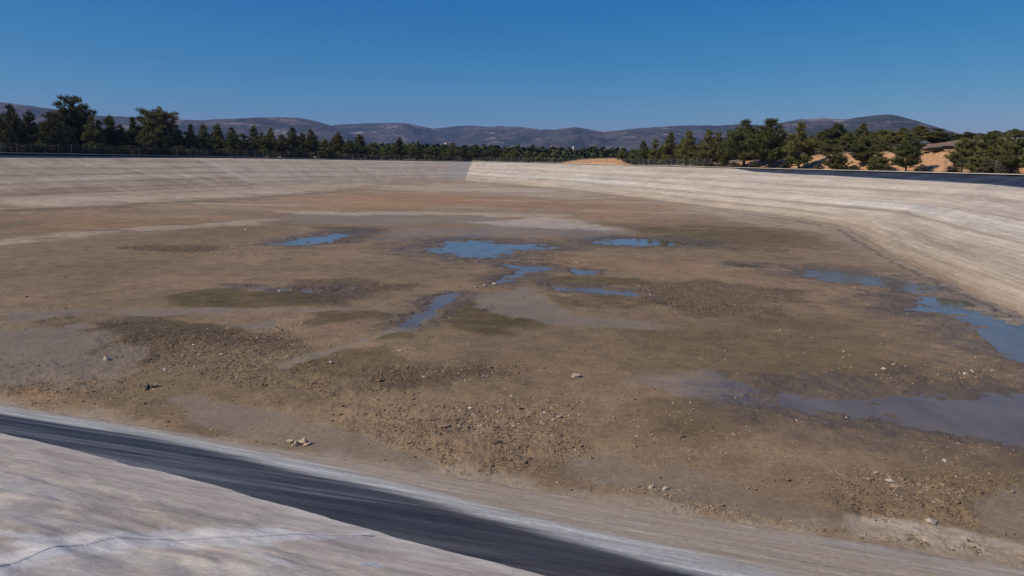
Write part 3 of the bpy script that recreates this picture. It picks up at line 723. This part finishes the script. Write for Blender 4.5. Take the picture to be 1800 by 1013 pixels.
def leaf_mat(name, c1, c2):
    t = NT(name); p = t.obj(); n = t.noise(p, 5, 3, .6); n2 = t.noise(p, 40, 2, .5)
    k = t.math('ADD', t.math('MULTIPLY', n, .9), t.math('MULTIPLY', t.rnd(), .7))
    col = t.mix(t.rng(k, .3, 1.1, 0, 1), c1, c2)
    t.base(t.scale(col, t.rng(n2, .41, .59, .7, 1.3)), .7, .25)
    return t.m
LM = leaf_mat('pine_needles', (.055, .068, .020), (.16, .150, .045)); LY = leaf_mat('yellowing_needles', (.075, .07, .02), (.13, .11, .03))
LS = leaf_mat('dry_scrub', (.10, .085, .055), (.17, .135, .09))
BARK = simple('bark', (.13, .095, .07), .3, 20, .95, .01)
PINES = {}
for st, ks in (('cone', 4), ('broad', 5), ('round', 2), ('bush', 3), ('slim', 3)):
    PINES[st] = []
    for k in range(ks):
        tm, cm = make_pine(100+17*k+len(st)*31, st); tm.materials.append(BARK); cm.materials.append(LM); PINES[st].append((tm, cm))
tm, cm = make_pine(77, 'cone'); tm.materials.append(BARK); cm.materials.append(LY); PINES['yellow'] = [(tm, cm)]
def plant(name, x, y, z, h, w, style, label, cat, group, seed):
    tm, cm = PINES[style][seed % len(PINES[style])]
    root = bpy.data.objects.new(name, None); COL.objects.link(root); root.empty_display_size = .3
    root.location = (x, y, z); root.rotation_euler = (0, 0, (seed*2.399) % 6.28); root.scale = (w, w, h)
    a = bpy.data.objects.new('trunk', tm); a.parent = root; COL.objects.link(a)
    b = bpy.data.objects.new('crown', cm); b.parent = root; COL.objects.link(b)
    return tag(root, label, cat, group)
def az_px(x): d = ray(x, hz(x)); return math.atan2(d[0], d[1])
def tree_at(x, ytop, off, wpx, style, label, group, seed, name='pine_tree', cat='tree', onhill=False, zb=None):
    az = az_px(x); d = rimd(az)+off; X, Y = d*math.sin(az), d*math.cos(az)
    z = RIM-.15
    if onhill: z = float(hill(np.array([X]), np.array([Y]))[0][0])-.05
    if zb is not None: z = zb
    top = ZC+elev(x, ytop)[1]*d; w = wpx*d/FPX*1.0
    return plant(name, X, Y, z, max(.5, top-z), w, style, label, cat, group, seed)
LEFT = [(4, 205, 34, 'cone'), (22, 186, 42, 'cone'), (55, 195, 32, 'slim'), (90, 199, 40, 'cone'), (112, 215, 32, 'bush'), (135, 178, 60, 'round'), (166, 208, 32, 'cone'), (178, 213, 26, 'cone'), (197, 203, 30, 'slim'), (214, 221, 32, 'cone'),
        (236, 210, 32, 'cone'), (258, 226, 32, 'bush'), (282, 196, 64, 'round'), (316, 228, 30, 'bush'), (338, 222, 28, 'cone'), (360, 221, 28, 'cone'), (383, 221, 28, 'slim'), (409, 225, 34, 'cone'), (428, 236, 26, 'bush'), (446, 224, 26, 'slim'),
        (462, 236, 28, 'broad'), (477, 226, 28, 'cone'), (496, 238, 26, 'broad'), (515, 226, 30, 'cone'), (532, 236, 24, 'broad'), (548, 229, 32, 'cone'), (572, 245, 26, 'bush'), (595, 232, 30, 'yellow'), (614, 246, 24, 'bush'), (633, 239, 30, 'broad'),
        (655, 251, 22, 'bush'), (678, 256, 22, 'bush'), (703, 244, 28, 'cone'), (722, 254, 20, 'broad'), (735, 250, 22, 'cone'), (760, 256, 26, 'broad'), (778, 262, 20, 'bush'), (796, 252, 24, 'broad'), (814, 257, 20, 'cone'), (838, 256, 26, 'broad'), (868, 258, 28, 'broad'), (888, 265, 22, 'bush'), (902, 263, 24, 'broad'), (930, 267, 24, 'bush'), (955, 269, 22, 'broad')]
ORD = ['first', 'second', 'third', 'fourth', 'fifth', 'sixth', 'seventh', 'eighth', 'ninth', 'tenth', 'eleventh', 'twelfth', 'thirteenth', 'fourteenth', 'fifteenth', 'sixteenth', 'seventeenth', 'eighteenth']
LOOK = {'broad': 'broad dark pine', 'slim': 'slim pointed pine', 'cone': 'conical pine', 'bush': 'low bushy pine', 'round': 'tall round-topped pine', 'yellow': 'yellowing conical pine'}
iA = 5; iB = 12; iC = 27; iD = 32
for i, (x, yt, w, st) in enumerate(LEFT):
    if i == iA: lab = 'tallest round-topped pine on the left bank, its bare trunk at the fence'
    elif i == iB: lab = 'wide round-topped pine on the left bank, right of the tallest pine'
    elif i == iC: lab = 'pine with yellowish lower branches in the row behind the left fence'
    elif i == iD: lab = 'dark pine standing out above the low row left of the far corner'
    elif i < iA: lab = '%s behind the left fence, %s to the left of the tallest pine' % (LOOK[st], ORD[iA-i-1])
    elif i < iB: lab = '%s between the two round-topped pines, %s from the tallest' % (LOOK[st], ORD[i-iA-1])
    elif i < iC: lab = '%s in the left row, %s to the right of the wide round-topped pine' % (LOOK[st], ORD[i-iB-1])
    elif i < iD: lab = '%s in the left row, %s to the right of the yellowing pine' % (LOOK[st], ORD[i-iC-1])
    else: lab = '%s above the far corner, %s right of the standout dark pine' % (LOOK[st], ORD[i-iD-1])
    tree_at(x, yt, 9+(i*37 % 11)*.8 if i not in (iA, iB) else 19, w*1.12, st, lab, 'pines behind the left fence', 11+i)
rr_ = random.Random(5)
for k in range(62):                                  # the second rank, filling the gaps below the front crowns
    x = -60+k*15+rr_.uniform(-5, 5); front = np.interp(x, [l[0] for l in LEFT], [l[1] for l in LEFT])
    yt = front+(272+.018*x-front)*rr_.uniform(.22, .45)
    tree_at(x, yt, 17+rr_.uniform(0, 12), 34-.012*x, rr_.choice(['broad', 'bush', 'cone']), 'dark pine mostly hidden behind the front row on the left bank', 'pines hidden behind the front row', 200+k)

for k in range(40):
    x = -30+k*16+rr_.uniform(-5, 5)
    tree_at(x, hz(x)-rr_.uniform(12, 20), rr_.uniform(5.5, 8), 26-.008*x, 'bush', 'low dark undergrowth bush at the foot of the pines behind the left fence', 'undergrowth behind the left fence', 700+k, name='undergrowth_bush', cat='bush')

RIGHT = [(1092, 262, 9, 17, 'broad', 'small dark pine alone on the orange mound'),
 (1112, 262, 14, 22, 'bush', 'low bushy pine just right of the orange mound'), (1129, 249, 11, 32, 'cone', 'leftmost pointed pine of the group right of the mound'), (1149, 247, 13, 26, 'slim', 'slim pine left of the two broad pines behind the right fence'),
 (1178, 236, 11, 46, 'cone', 'left one of two broad pines behind the right fence'), (1206, 232, 12, 50, 'cone', 'right one of two broad pines behind the right fence'), (1230, 256, 10, 34, 'bush', 'dark bushy pine below the broad pair, by the fence end'),
 (1245, 230, 12, 40, 'cone', 'pine with a pale bare trunk left of the big dark pine'), (1261, 236, 15, 34, 'slim', 'narrow pine touching the left side of the big dark pine'), (1272, 268, 9, 20, 'bush', 'small bushy pine at the foot of the big dark pine'),
 (1306, 216, 10, 84, 'broad', 'biggest broad dark pine at the corner of the black strip'), (1353, 213, 10, 78, 'broad', 'tall broad pine right of the biggest one, thin trunk showing'), (1404, 220, 8, 58, 'cone', 'full conical pine left of the orange cut'),
 (1470, 258, 6, 36, 'bush', 'small round pine with visible trunk above the black strip'), (1515, 243, 12, 46, 'broad', 'dark leaning pine in front of the orange cut'), (1543, 268, 7, 40, 'bush', 'low spreading pine bush against the orange cut'), (1592, 238, 6, 46, 'broad', 'lone upright pine with bare trunk close to the black strip'),
 (1690, 244, 7, 44, 'broad', 'leftmost pine of the dense grove at far right'), (1709, 243, 9, 32, 'slim', 'slim dark pine second in the dense grove at far right'), (1734, 236, 12, 50, 'broad', 'broad pine in the middle of the dense grove at far right'), (1722, 262, 6, 34, 'bush', 'low bushy pine under the slim one in the far right grove'),
 (1762, 238, 12, 48, 'broad', 'tall pine right of the middle of the far right grove'), (1756, 266, 8, 36, 'bush', 'low bushy pine under the taller pines of the far right grove'), (1790, 246, 6, 46, 'broad', 'pine at the right edge of the picture in the grove'), (1825, 244, 8, 50, 'broad', 'pine just past the right edge of the grove')]
for i, (x, yt, off, w, st, lab) in enumerate(RIGHT):
    tree_at(x, yt, off, w*1.04, st, lab, 'pines on the right bank', 41+i*3, onhill=x > 1100)
TOP = [(1422, 240, 40, 34, 'broad'), (1440, 232, 46, 34, 'broad'), (1466, 219, 44, 46, 'broad'), (1489, 233, 40, 34, 'bush'), (1511, 219, 46, 38, 'cone'), (1530, 236, 38, 34, 'broad'), (1545, 229, 46, 38, 'broad'), (1562, 232, 44, 30, 'broad'), (1580, 226, 46, 34, 'broad'), (1608, 223, 44, 44, 'broad'),
       (1643, 226, 46, 36, 'bush'), (1672, 236, 52, 30, 'bush'), (1692, 232, 52, 34, 'bush'), (1716, 235, 52, 32, 'bush'), (1740, 231, 52, 32, 'broad'), (1776, 228, 50, 40, 'broad'), (1802, 232, 48, 42, 'broad')]
for i, (x, yt, off, w, st) in enumerate(TOP):
    lab = 'pine on the top of the right hill, %s from the left of the skyline row' % ORD[i] if i != 10 else 'round bushy pine standing apart on the bare top of the right hill'
    tree_at(x, yt, off, w*1.15, st, lab, 'pines along the top of the right hill', 301+i, onhill=True)
for k, (x, yt, off, w, st) in enumerate(((1455, 246, 30, 34, 'bush'), (1550, 250, 30, 32, 'bush'), (1715, 252, 22, 40, 'broad'), (1745, 250, 24, 40, 'broad'), (1775, 252, 22, 40, 'broad'), (1805, 250, 22, 40, 'broad'), (1385, 246, 30, 40, 'broad'), (1330, 240, 24, 46, 'broad'))):
    tree_at(x, yt, off, w*1.15, st, 'dark pine half hidden behind the front pines on the right slope', 'half hidden pines on the right slope', 401+k, onhill=True)
tm, cm = make_pine(55, 'bush'); tm.materials.append(BARK); cm.materials.append(LS); PINES['scrub'] = [(tm, cm)]
SHR = [(1290, 285, 6, 26, 'dry grey shrub below the biggest pine on the right bank'), (1326, 286, 7, 24, 'dry shrub beside the trunk of the tall broad pine'), (1384, 283, 7, 22, 'dry brown shrub left of the full conical pine'), (1438, 287, 5, 16, 'arched dead shrub on the pale verge left of the small round pine'),
       (1502, 290, 5, 24, 'dry grass tuft on the verge under the leaning pine'), (1563, 292, 4.5, 24, 'dark shrub on the verge under the spreading pine bush'), (1618, 289, 5, 20, 'dark dry shrub on the verge right of the lone upright pine'), (1640, 268, 20, 34, 'grey-brown bush on the bare slope above the orange cut'), (1660, 262, 24, 40, 'wide grey bush high on the bare slope left of the grove'), (1676, 289, 5, 22, 'pale dry shrub at the left foot of the grove'), (1738, 284, 6, 30, 'dry brown shrub under the middle of the grove'), (1765, 285, 6, 26, 'dry leafless shrub with pale stems at the right end of the grove'), (1250, 285, 5, 22, 'dry bush at the end of the right fence')]
for i, (x, yt, off, w, lab) in enumerate(SHR):
    tree_at(x, yt, off, w*1.2, 'scrub', lab, 'dry shrubs on the right bank', 501+i, name='shrub', cat='shrub', onhill=True)

# distant wood in the valley: reads as one mass
def far_wood():
    V = []; g = np.random.default_rng(12); n = 1500
    C = []; 
    while len(C) < n:
        x = g.uniform(560, 1330); d = 290*math.exp(g.random()*1.75); az = az_px(x); X, Y = d*math.sin(az), d*math.cos(az)
        if vn(np.array([X*.012]), np.array([Y*.012]), 77)[0] < -.12 and d > 330: continue
        C.append((X, Y, RIM-.35+min(19, max(0, (d-270)*.0155)), g.uniform(3.2, 6.5)))
    allv = []
    for X, Y, Z, h in C:
        m = 46; u = g.random(m); a = g.uniform(0, 2*PI, m); rad = h*.36*np.sqrt(np.clip(1-u**1.6, .03, 1))*g.uniform(.55, 1, m)
        P = np.stack([X+rad*np.cos(a), Y+rad*np.sin(a), Z+h*(.08+.92*u)], 1)
        t1 = g.normal(size=(m, 3)); t1 /= np.linalg.norm(t1, axis=1)[:, None]; t2 = np.cross(t1, g.normal(size=(m, 3))); t2 /= np.linalg.norm(t2, axis=1)[:, None]
        s = h*.13
        allv.append(np.stack([P-t1*s-t2*s*.6, P+t1*s-t2*s*.6, P+t1*s+t2*s*.6, P-t1*s+t2*s*.6], 1).reshape(-1, 3))
    V = np.concatenate(allv); F = np.arange(len(V)).reshape(-1, 4)
    me = mesh_np('wood', V, F, False)
    t = NT('far_needles'); p = t.geo(); n_ = t.noise(p, .06, 3, .6); n2 = t.noise(p, .7, 2, .5)
    col = t.mix(t.rng(n_, .35, .65, 0, 1), (.034, .050, .018), (.085, .090, .032)); t.base(t.scale(col, t.rng(n2, .41, .59, .7, 1.3)), .8, .2)
    o = link('distant_wood', me, t.m); tag(o, 'dark green wood filling the valley beyond the far corner', 'wood', kind='stuff')
far_wood()

# two far white houses in the valley
WHITE = simple('whitewash', (.55, .51, .46), .1, 1, .9); TILE = simple('roof_tile', (.30, .14, .09), .2, 2, .9); DARKW = simple('dark_window', (.03, .03, .035), .1, 2, .3)
def box_mesh(name, sx, sy, sz, z0=0):
    V = [(x*sx/2, y*sy/2, z0+z*sz) for z in (0, 1) for y in (-1, 1) for x in (-1, 1)]
    me = bpy.data.meshes.new(name); me.from_pydata(V, [], [(0, 2, 3, 1), (4, 5, 7, 6), (0, 1, 5, 4), (2, 6, 7, 3), (0, 4, 6, 2), (1, 3, 7, 5)]); me.update(); return me
def house(x, ytop, d, w, h, lab, tower=False):
    az = az_px(x); X, Y = d*math.sin(az), d*math.cos(az); top = ZC+elev(x, ytop)[1]*d
    r = bpy.data.objects.new('white_house', None); COL.objects.link(r); r.location = (X, Y, top-h-1); r.rotation_euler = (0, 0, .5)
    link('wall', box_mesh('wall', w, w*.7, h), WHITE, r)
    me = bpy.data.meshes.new('roof'); a, b = w/2+.3, w*.35+.3
    me.from_pydata([(-a, -b, h), (a, -b, h), (a, b, h), (-a, b, h), (-a, 0, h+1.3), (a, 0, h+1.3)], [], [(0, 1, 5, 4), (3, 4, 5, 2), (0, 4, 3), (1, 2, 5), (0, 3, 2, 1)]); me.update()
    link('roof', me, TILE, r)
    for k in (-1, 1):
        o = link('window', box_mesh('window', w*.13, .1, h*.3, h*.4), DARKW, r); o.location = (k*w*.25, -w*.35-.02, 0)
    if tower:
        o = link('chimney', box_mesh('chimney', 1.6, 1.6, h*.9, h), WHITE, r); o.location = (w*.2, 0, 0)
    tag(r, lab, 'house', 'white houses in the valley')
house(1006, 262, 620, 5.5, 3.4, 'tiny white house with a tall chimney in the valley, left of the orange mound', True)
house(974, 257, 900, 9, 4.0, 'tiny white house high in the valley above the far corner')
house(787, 250, 1300, 9, 4.2, 'tiny white house at the foot of the hills left of the far corner')

# ------------------------------------------------------------------ fences
POST = simple('grey_post', (.24, .225, .20), .15, 6, .8); WIRE = simple('wire', (.16, .155, .15), .1, 6, .6)
def post_mesh(h):
    me = bpy.data.meshes.new('post'); r = .034; V = []; F = []; n = 8
    for z, k in ((-.3, 1), (h-.04, 1), (h, .6)):
        for i in range(n): V.append((math.cos(2*PI*i/n)*r*k, math.sin(2*PI*i/n)*r*k, z))
    for j in range(2):
        for i in range(n): F.append((j*n+i, j*n+(i+1) % n, (j+1)*n+(i+1) % n, (j+1)*n+i))
    F.append(tuple(range(2*n, 3*n))); me.from_pydata(V, [], F); me.update(); me.materials.append(POST); return me
PM = post_mesh(1.65)
def fence(path, sp, lab, h=1.55):
    r = bpy.data.objects.new('mesh_fence', None); COL.objects.link(r); r.location = (path[0][0], path[0][1], RIM-.1)
    seg = np.linalg.norm(np.diff(path, axis=0), axis=1); L = np.concatenate([[0], np.cumsum(seg)]); k = int(L[-1]/sp); rg = random.Random(3)
    q = [np.array([np.interp(s, L, path[:, 0]), np.interp(s, L, path[:, 1])]) for s in np.linspace(0, L[-1], k+1)]
    for p in q:
        o = bpy.data.objects.new('post', PM); COL.objects.link(o); o.parent = r; o.location = (p[0]-path[0][0], p[1]-path[0][1], 0)
        o.rotation_euler = (rg.gauss(0, .02), rg.gauss(0, .02), 0); o.scale = (1, 1, rg.uniform(.93, 1.08))
    V = []; F = []
    for z in (.12, .4, .7, 1.0, 1.3, h):
        w = .016 if z < h else .022
        for a, b in zip(q[:-1], q[1:]):
            n0 = len(V); a2, b2 = a-path[0], b-path[0]; e = (b2-a2)/np.linalg.norm(b2-a2); nn = np.array([-e[1], e[0]])*w*.5; sag = .02
            for p in (a2, b2):
                for s1, s2 in ((-1, -1), (1, -1), (1, 1), (-1, 1)): V.append((p[0]+nn[0]*s1, p[1]+nn[1]*s1, z+s2*w*.5))
            for i in range(4): F.append((n0+i, n0+(i+1) % 4, n0+4+(i+1) % 4, n0+4+i))
    for a, b in zip(q[:-1], q[1:]):                    # upright mesh wires
        m = 9
        for j in range(1, m):
            p = a+(b-a)*j/m-path[0]; n0 = len(V); w = .006
            for z in (.05, h):
                for s1, s2 in ((-1, -1), (1, -1), (1, 1), (-1, 1)): V.append((p[0]+s1*w, p[1]+s2*w, z))
            for i in range(4): F.append((n0+i, n0+(i+1) % 4, n0+4+(i+1) % 4, n0+4+i))
    me = mesh_np('wire_mesh', np.array(V), np.array(F), False); link('wire_mesh', me, WIRE, r)
    tag(r, lab, 'fence', 'wire fences along the rim')
def clip_px(P, x0, x1):
    px = np.array([px_of(p[0], max(p[1], 1)) for p in P]); return P[(px >= x0) & (px <= x1) & (P[:, 1] > 10)]
LP = rim_path(0, 3, .5, 3.2); fence(clip_px(LP, -120, 824), 2.6, 'wire fence with grey posts in front of the dark pines on the left bank')
RP = rim_path(3, 7, .5, 3.2); fence(clip_px(RP, 828, 1252), 2.6, 'wire fence with grey posts running from the far corner to the big pines')
RP2 = rim_path(6, 10, .5, 4.2); fence(clip_px(RP2, 1655, 1860), 2.2, 'wire fence in front of the dense pine grove at far right')

# ------------------------------------------------------------------ stones
def rock_mesh(seed, sub=3):
    import bmesh
    bm = bmesh.new(); bmesh.ops.create_icosphere(bm, subdivisions=sub, radius=.5); r = random.Random(seed)
    cuts = [(Vector((r.gauss(0, 1), r.gauss(0, 1), r.gauss(0, .8))).normalized(), r.uniform(.20, .40)) for _ in range(15)]
    for v in bm.verts:
        for n, d in cuts:
            k = v.co.dot(n)
            if k > d: v.co -= n*(k-d)*.97
        v.co *= 1+.10*(vn(np.array([v.co.x*3+seed]), np.array([v.co.y*3+v.co.z*2]), seed)[0])
        v.co.z *= .68
    me = bpy.data.meshes.new('stone'); bm.to_mesh(me); bm.free()
    for p in me.polygons: p.use_smooth = False
    return me
STONE = simple('pale_stone', (.42, .355, .285), .4, 9, .9, .02); STONED = simple('muddy_stone', (.22, .165, .115), .35, 9, .92, .03)
RK = [rock_mesh(31+k) for k in range(6)]
for m in RK[:4]: m.materials.append(STONE)
for m in RK[4:]: m.materials.append(STONED)
def fz(X, Y):
    m = masks(np.array([X]), np.array([Y]), None); return float(floor_height(np.array([X]), np.array([Y]), m)[0][0])
STN = [(1012, 664, 19, 1.0, 0, 'rounded pale stone lying alone in the middle of the mud'), (492, 514, 12, .8, 1, 'pale stone at the edge of the olive algae patch'), (190, 633, 15, .9, 2, 'pale angular stone on the wet mud at left'), (582, 641, 11, .8, 3, 'small pale stone below the wet mud strip'),
 (983, 736, 14, .9, 0, 'pale stone in the gravelly patch, largest of its cluster'), (972, 742, 9, .9, 1, 'small stone left of the largest one in the gravelly cluster'), (1001, 734, 8, .9, 2, 'small stone right of the largest one in the gravelly cluster'), (1567, 850, 24, .75, 3, 'big smooth pale stone on the mud near the right pale bank'), (1540, 833, 12, .8, 0, 'small pale stone just above the big smooth stone'),
 (1145, 859, 15, 1.0, 1, 'blocky stone, left one of a pair by the near foot'), (1168, 862, 15, .8, 2, 'flatter stone, right one of a pair by the near foot'), (1638, 921, 24, .8, 3, 'round tan stone resting on the pale gravel heap'), (863, 833, 13, .7, 4, 'dark muddy stone close to the near bank foot'),
 (868, 499, 16, .8, 1, 'pale stone at the bend of the water channel'), (852, 503, 11, .8, 2, 'stone left of the one at the channel bend'), (835, 506, 9, .8, 0, 'small stone farthest left along the channel bank'), (1660, 811, 14, .5, 1, 'flat pale stone below the silty water sheet'), (1692, 866, 9, .8, 2, 'small white stone right of the big smooth stone'),
 (986, 804, 8, 1, 5, 'small brown stone below the gravelly patch'), (986, 770, 10, .8, 5, 'brown stone under the gravelly cluster'), (1022, 786, 12, .8, 5, 'brown clod-like stone right of the gravelly patch'), (1120, 769, 8, .7, 0, 'tiny white stone on the open mud'), (773, 815, 10, .6, 1, 'flat pale stone near the tan foot of the bank'), (745, 664, 9, .8, 3, 'white stone at the end of the dark rough crust'), (778, 664, 8, .6, 0, 'flat white stone beside the dark rough crust')]
for i, (x, y, w, hk, k, lab) in enumerate(STN):
    p = gp(x, y); d = math.hypot(p[0], p[1], ZC); s = w*d/FPX*1.08
    o = bpy.data.objects.new('stone', RK[k]); COL.objects.link(o); o.location = (p[0], p[1], fz(*p)+.08*s*hk); o.scale = (s, s*.85, s*hk); o.rotation_euler = (random.gauss(0, .15), random.gauss(0, .15), random.uniform(0, 6))
    tag(o, lab, 'stone', 'stones on the drained floor')
# lumps of torn liner / mud with a broken outline
def clump(x, y, w, lab, name, cat, mat):
    p = gp(x, y); d = math.hypot(p[0], p[1], ZC); s = w*d/FPX; r = random.Random(int(x)); Vs = []; Fs = []; n = 0
    for k in range(9):
        m = RK[k % 6]; q = np.array([v.co for v in m.vertices])*np.array([r.uniform(.25, .5), r.uniform(.2, .4), r.uniform(.3, .62)])*s
        a = r.uniform(0, 6); R = np.array([[math.cos(a), -math.sin(a), 0], [math.sin(a), math.cos(a), 0], [0, 0, 1]])
        q = q@R.T+np.array([r.gauss(0, .25)*s, r.gauss(0, .14)*s, r.uniform(.02, .14)*s]); Vs.append(q)
        Fs += [[n+v for v in f.vertices] for f in m.polygons]; n += len(q)
    me = bpy.data.meshes.new(name); me.from_pydata(np.concatenate(Vs).tolist(), [], Fs); me.update()
    o = link(name, me, mat); o.location = (p[0], p[1], fz(*p)); tag(o, lab, cat)
clump(528, 781, 40, 'broken lump of dried pale mud at the tan foot of the bank', 'mud_lump', 'mud lump', simple('dry_mud', (.40, .315, .225), .3, 8, .95, .03))
clump(256, 684, 30, 'dark torn lump of debris casting a shadow on the left mud', 'debris_lump', 'debris', simple('wet_debris', (.20, .15, .11), .4, 8, .9, .03))
def stick(x, y, L, a, lab):
    p = gp(x, y); v, f = tube([(-L/2, 0, .03), (-L*.1, .03, .10), (L*.2, -.02, .12), (L/2, .03, .05)], [.025, .022, .018, .008], 6)
    me = bpy.data.meshes.new('stick'); me.from_pydata(v, [], f); me.update(); o = link('stick', me, simple('grey_wood', (.36, .30, .23), .3, 20, .9)); o.location = (p[0], p[1], fz(*p)); o.rotation_euler = (0, 0, a); tag(o, lab, 'stick')
stick(857, 545, .9, .9, 'short bleached stick on the olive mud right of the channel'); stick(1242, 934, .55, -.35, 'dark twig lying on the tan foot of the near bank')

# clods, flakes and pebbles: too many to count
def scatter(name, n, seed, size, sel, mat, lab, flat=.5, zoff=0):
    g = np.random.default_rng(seed); base = []
    import bmesh
    bm = bmesh.new(); bmesh.ops.create_icosphere(bm, subdivisions=1, radius=.5); bv = np.array([v.co for v in bm.verts]); bf = np.array([[v.index for v in f.verts] for f in bm.faces]); bm.free()
    X = []; Y = []
    tries = n*10
    az = np.radians(g.uniform(-44, 44, tries)); r = 11*np.exp(g.random(tries)*1.9); x = r*np.sin(az); y = r*np.cos(az)
    ok = (poly_sdf(FLOOR, x, y) < -.1); x, y = x[ok], y[ok]
    m = masks(x, y, None); p = sel(m, x, y); ok = g.random(len(x)) < p; x, y = x[ok][:n], y[ok][:n]
    m = {k: v[ok][:n] for k, v in m.items()}; z = floor_height(x, y, m)[0]
    n = len(x); s = size[0]*np.exp(np.abs(g.normal(0, size[1], n))); rot = g.uniform(0, 2*PI, n); el = g.uniform(.6, 1.7, n)
    V = bv[None]*(1+g.normal(0, .22, (n, len(bv), 1)))
    V = V*np.stack([s*el, s/el, s*flat*g.uniform(.6, 1.4, n)], 1)[:, None]
    tilt = g.normal(0, .3, n); Vx = V[..., 0]*np.cos(tilt)[:, None]+V[..., 2]*np.sin(tilt)[:, None]; Vz = -V[..., 0]*np.sin(tilt)[:, None]+V[..., 2]*np.cos(tilt)[:, None]
    c, q = np.cos(rot)[:, None], np.sin(rot)[:, None]
    P = np.stack([Vx*c-V[..., 1]*q+x[:, None], Vx*q+V[..., 1]*c+y[:, None], Vz+(z+s*flat*.2)[:, None]], -1)
    F = (bf[None]+(np.arange(n)*len(bv))[:, None, None]).reshape(-1, 3)
    me = mesh_np(name, P.reshape(-1, 3), F, False); tag(link(name, me, mat), lab, name.split('_')[-1], kind='stuff')
def clodmat(name, c1, c2):
    t = NT(name); p = t.geo(); n = t.noise(p, 4, 3, .6); t.base(t.mix(t.rng(n, .35, .65, 0, 1), c1, c2), .95, .2); return t.m
scatter('mud_clods', 42000, 3, (.026, .5), lambda m, x, y: np.clip(m['rub']*.65+m['drk']*.4+.06, 0, 1)*(1-.9*m['wet'])*sst(.2, 1.2, m['pud'])*sst(-.25, .25, m['n2']+.3*m['n1']), clodmat('clod_mud', (.255, .178, .115), (.165, .117, .075)), 'crumbled brown mud clods strewn over the reservoir floor')
scatter('pale_flakes', 20000, 4, (.027, .5), lambda m, x, y: np.clip(m['rub']*.9+.12, 0, 1)*(1-.9*m['wet'])*sst(.2, 1.0, m['pud'])*sst(-.1, .3, m['n3']), clodmat('flake_mud', (.36, .265, .175), (.25, .175, .115)), 'pale curled mud flakes on the rougher ground', .35)
scatter('white_pebbles', 1100, 5, (.03, .5), lambda m, x, y: np.clip(m['rub']*.8+.08, 0, 1)*(1-.8*m['wet'])*sst(.2, 1.0, m['pud'])*sst(.0, .35, m['n1']+.3*m['n2']), clodmat('pebble', (.58, .52, .45), (.42, .36, .29)), 'scattered small white pebbles on the mud', .6)

# ------------------------------------------------------------------ light
SUN_AZ = math.radians(-114); SUN_EL = math.radians(40)     # azimuth from +Y, towards +X
w = bpy.data.worlds.new('World'); scene.world = w; w.use_nodes = True; nt = w.node_tree
bg = nt.nodes['Background']; sky = nt.nodes.new('ShaderNodeTexSky'); sky.sky_type = 'NISHITA'; sky.sun_disc = False
sky.sun_elevation = SUN_EL; sky.sun_rotation = SUN_AZ; sky.altitude = 1200; sky.air_density = 1.0; sky.dust_density = .15; sky.ozone_density = 3.0
sep = nt.nodes.new('ShaderNodeSeparateColor'); cmb = nt.nodes.new('ShaderNodeCombineColor'); nt.links.new(sky.outputs[0], sep.inputs[0])
for i, (k, e) in enumerate(((.043, 2.3), (.485, 1.03), (1.85, .50))):   # a polarised, deep blue rendering of the clear sky
    pw = nt.nodes.new('ShaderNodeMath'); pw.operation = 'POWER'; ml = nt.nodes.new('ShaderNodeMath'); ml.operation = 'MULTIPLY'
    nt.links.new(sep.outputs[i], pw.inputs[0]); pw.inputs[1].default_value = e; nt.links.new(pw.outputs[0], ml.inputs[0]); ml.inputs[1].default_value = k; nt.links.new(ml.outputs[0], cmb.inputs[i])
nt.links.new(cmb.outputs[0], bg.inputs[0]); bg.inputs[1].default_value = .10
sd = bpy.data.lights.new('sun', 'SUN'); sd.energy = 4.1; sd.angle = math.radians(.5); sd.color = (1, .91, .745)
so = bpy.data.objects.new('sun', sd); COL.objects.link(so)
dv = Vector((math.sin(SUN_AZ)*math.cos(SUN_EL), math.cos(SUN_AZ)*math.cos(SUN_EL), math.sin(SUN_EL)))
so.rotation_euler = dv.to_track_quat('Z', 'Y').to_euler(); so.location = (-60, 0, 60)
HAZE = True
if HAZE:
    me = box_mesh('haze', 13000, 13000, 330, -5); m = bpy.data.materials.new('air'); m.use_nodes = True; t = m.node_tree; t.nodes.clear()
    out = t.nodes.new('ShaderNodeOutputMaterial'); pv = t.nodes.new('ShaderNodeVolumePrincipled'); pv.inputs['Color'].default_value = (.36, .50, 1.0, 1); pv.inputs['Density'].default_value = 9.5e-5; pv.inputs['Anisotropy'].default_value = .2
    t.links.new(pv.outputs[0], out.inputs['Volume']); tag(link('haze', me, m), kind='stuff')
scene.view_settings.view_transform = 'Standard'; scene.view_settings.look = 'None'; scene.view_settings.exposure = 0; scene.view_settings.gamma = 1
scene.render.engine = 'CYCLES'
scene.cycles.volume_bounces = 0
scene.render.resolution_x = 1024; scene.render.resolution_y = 576
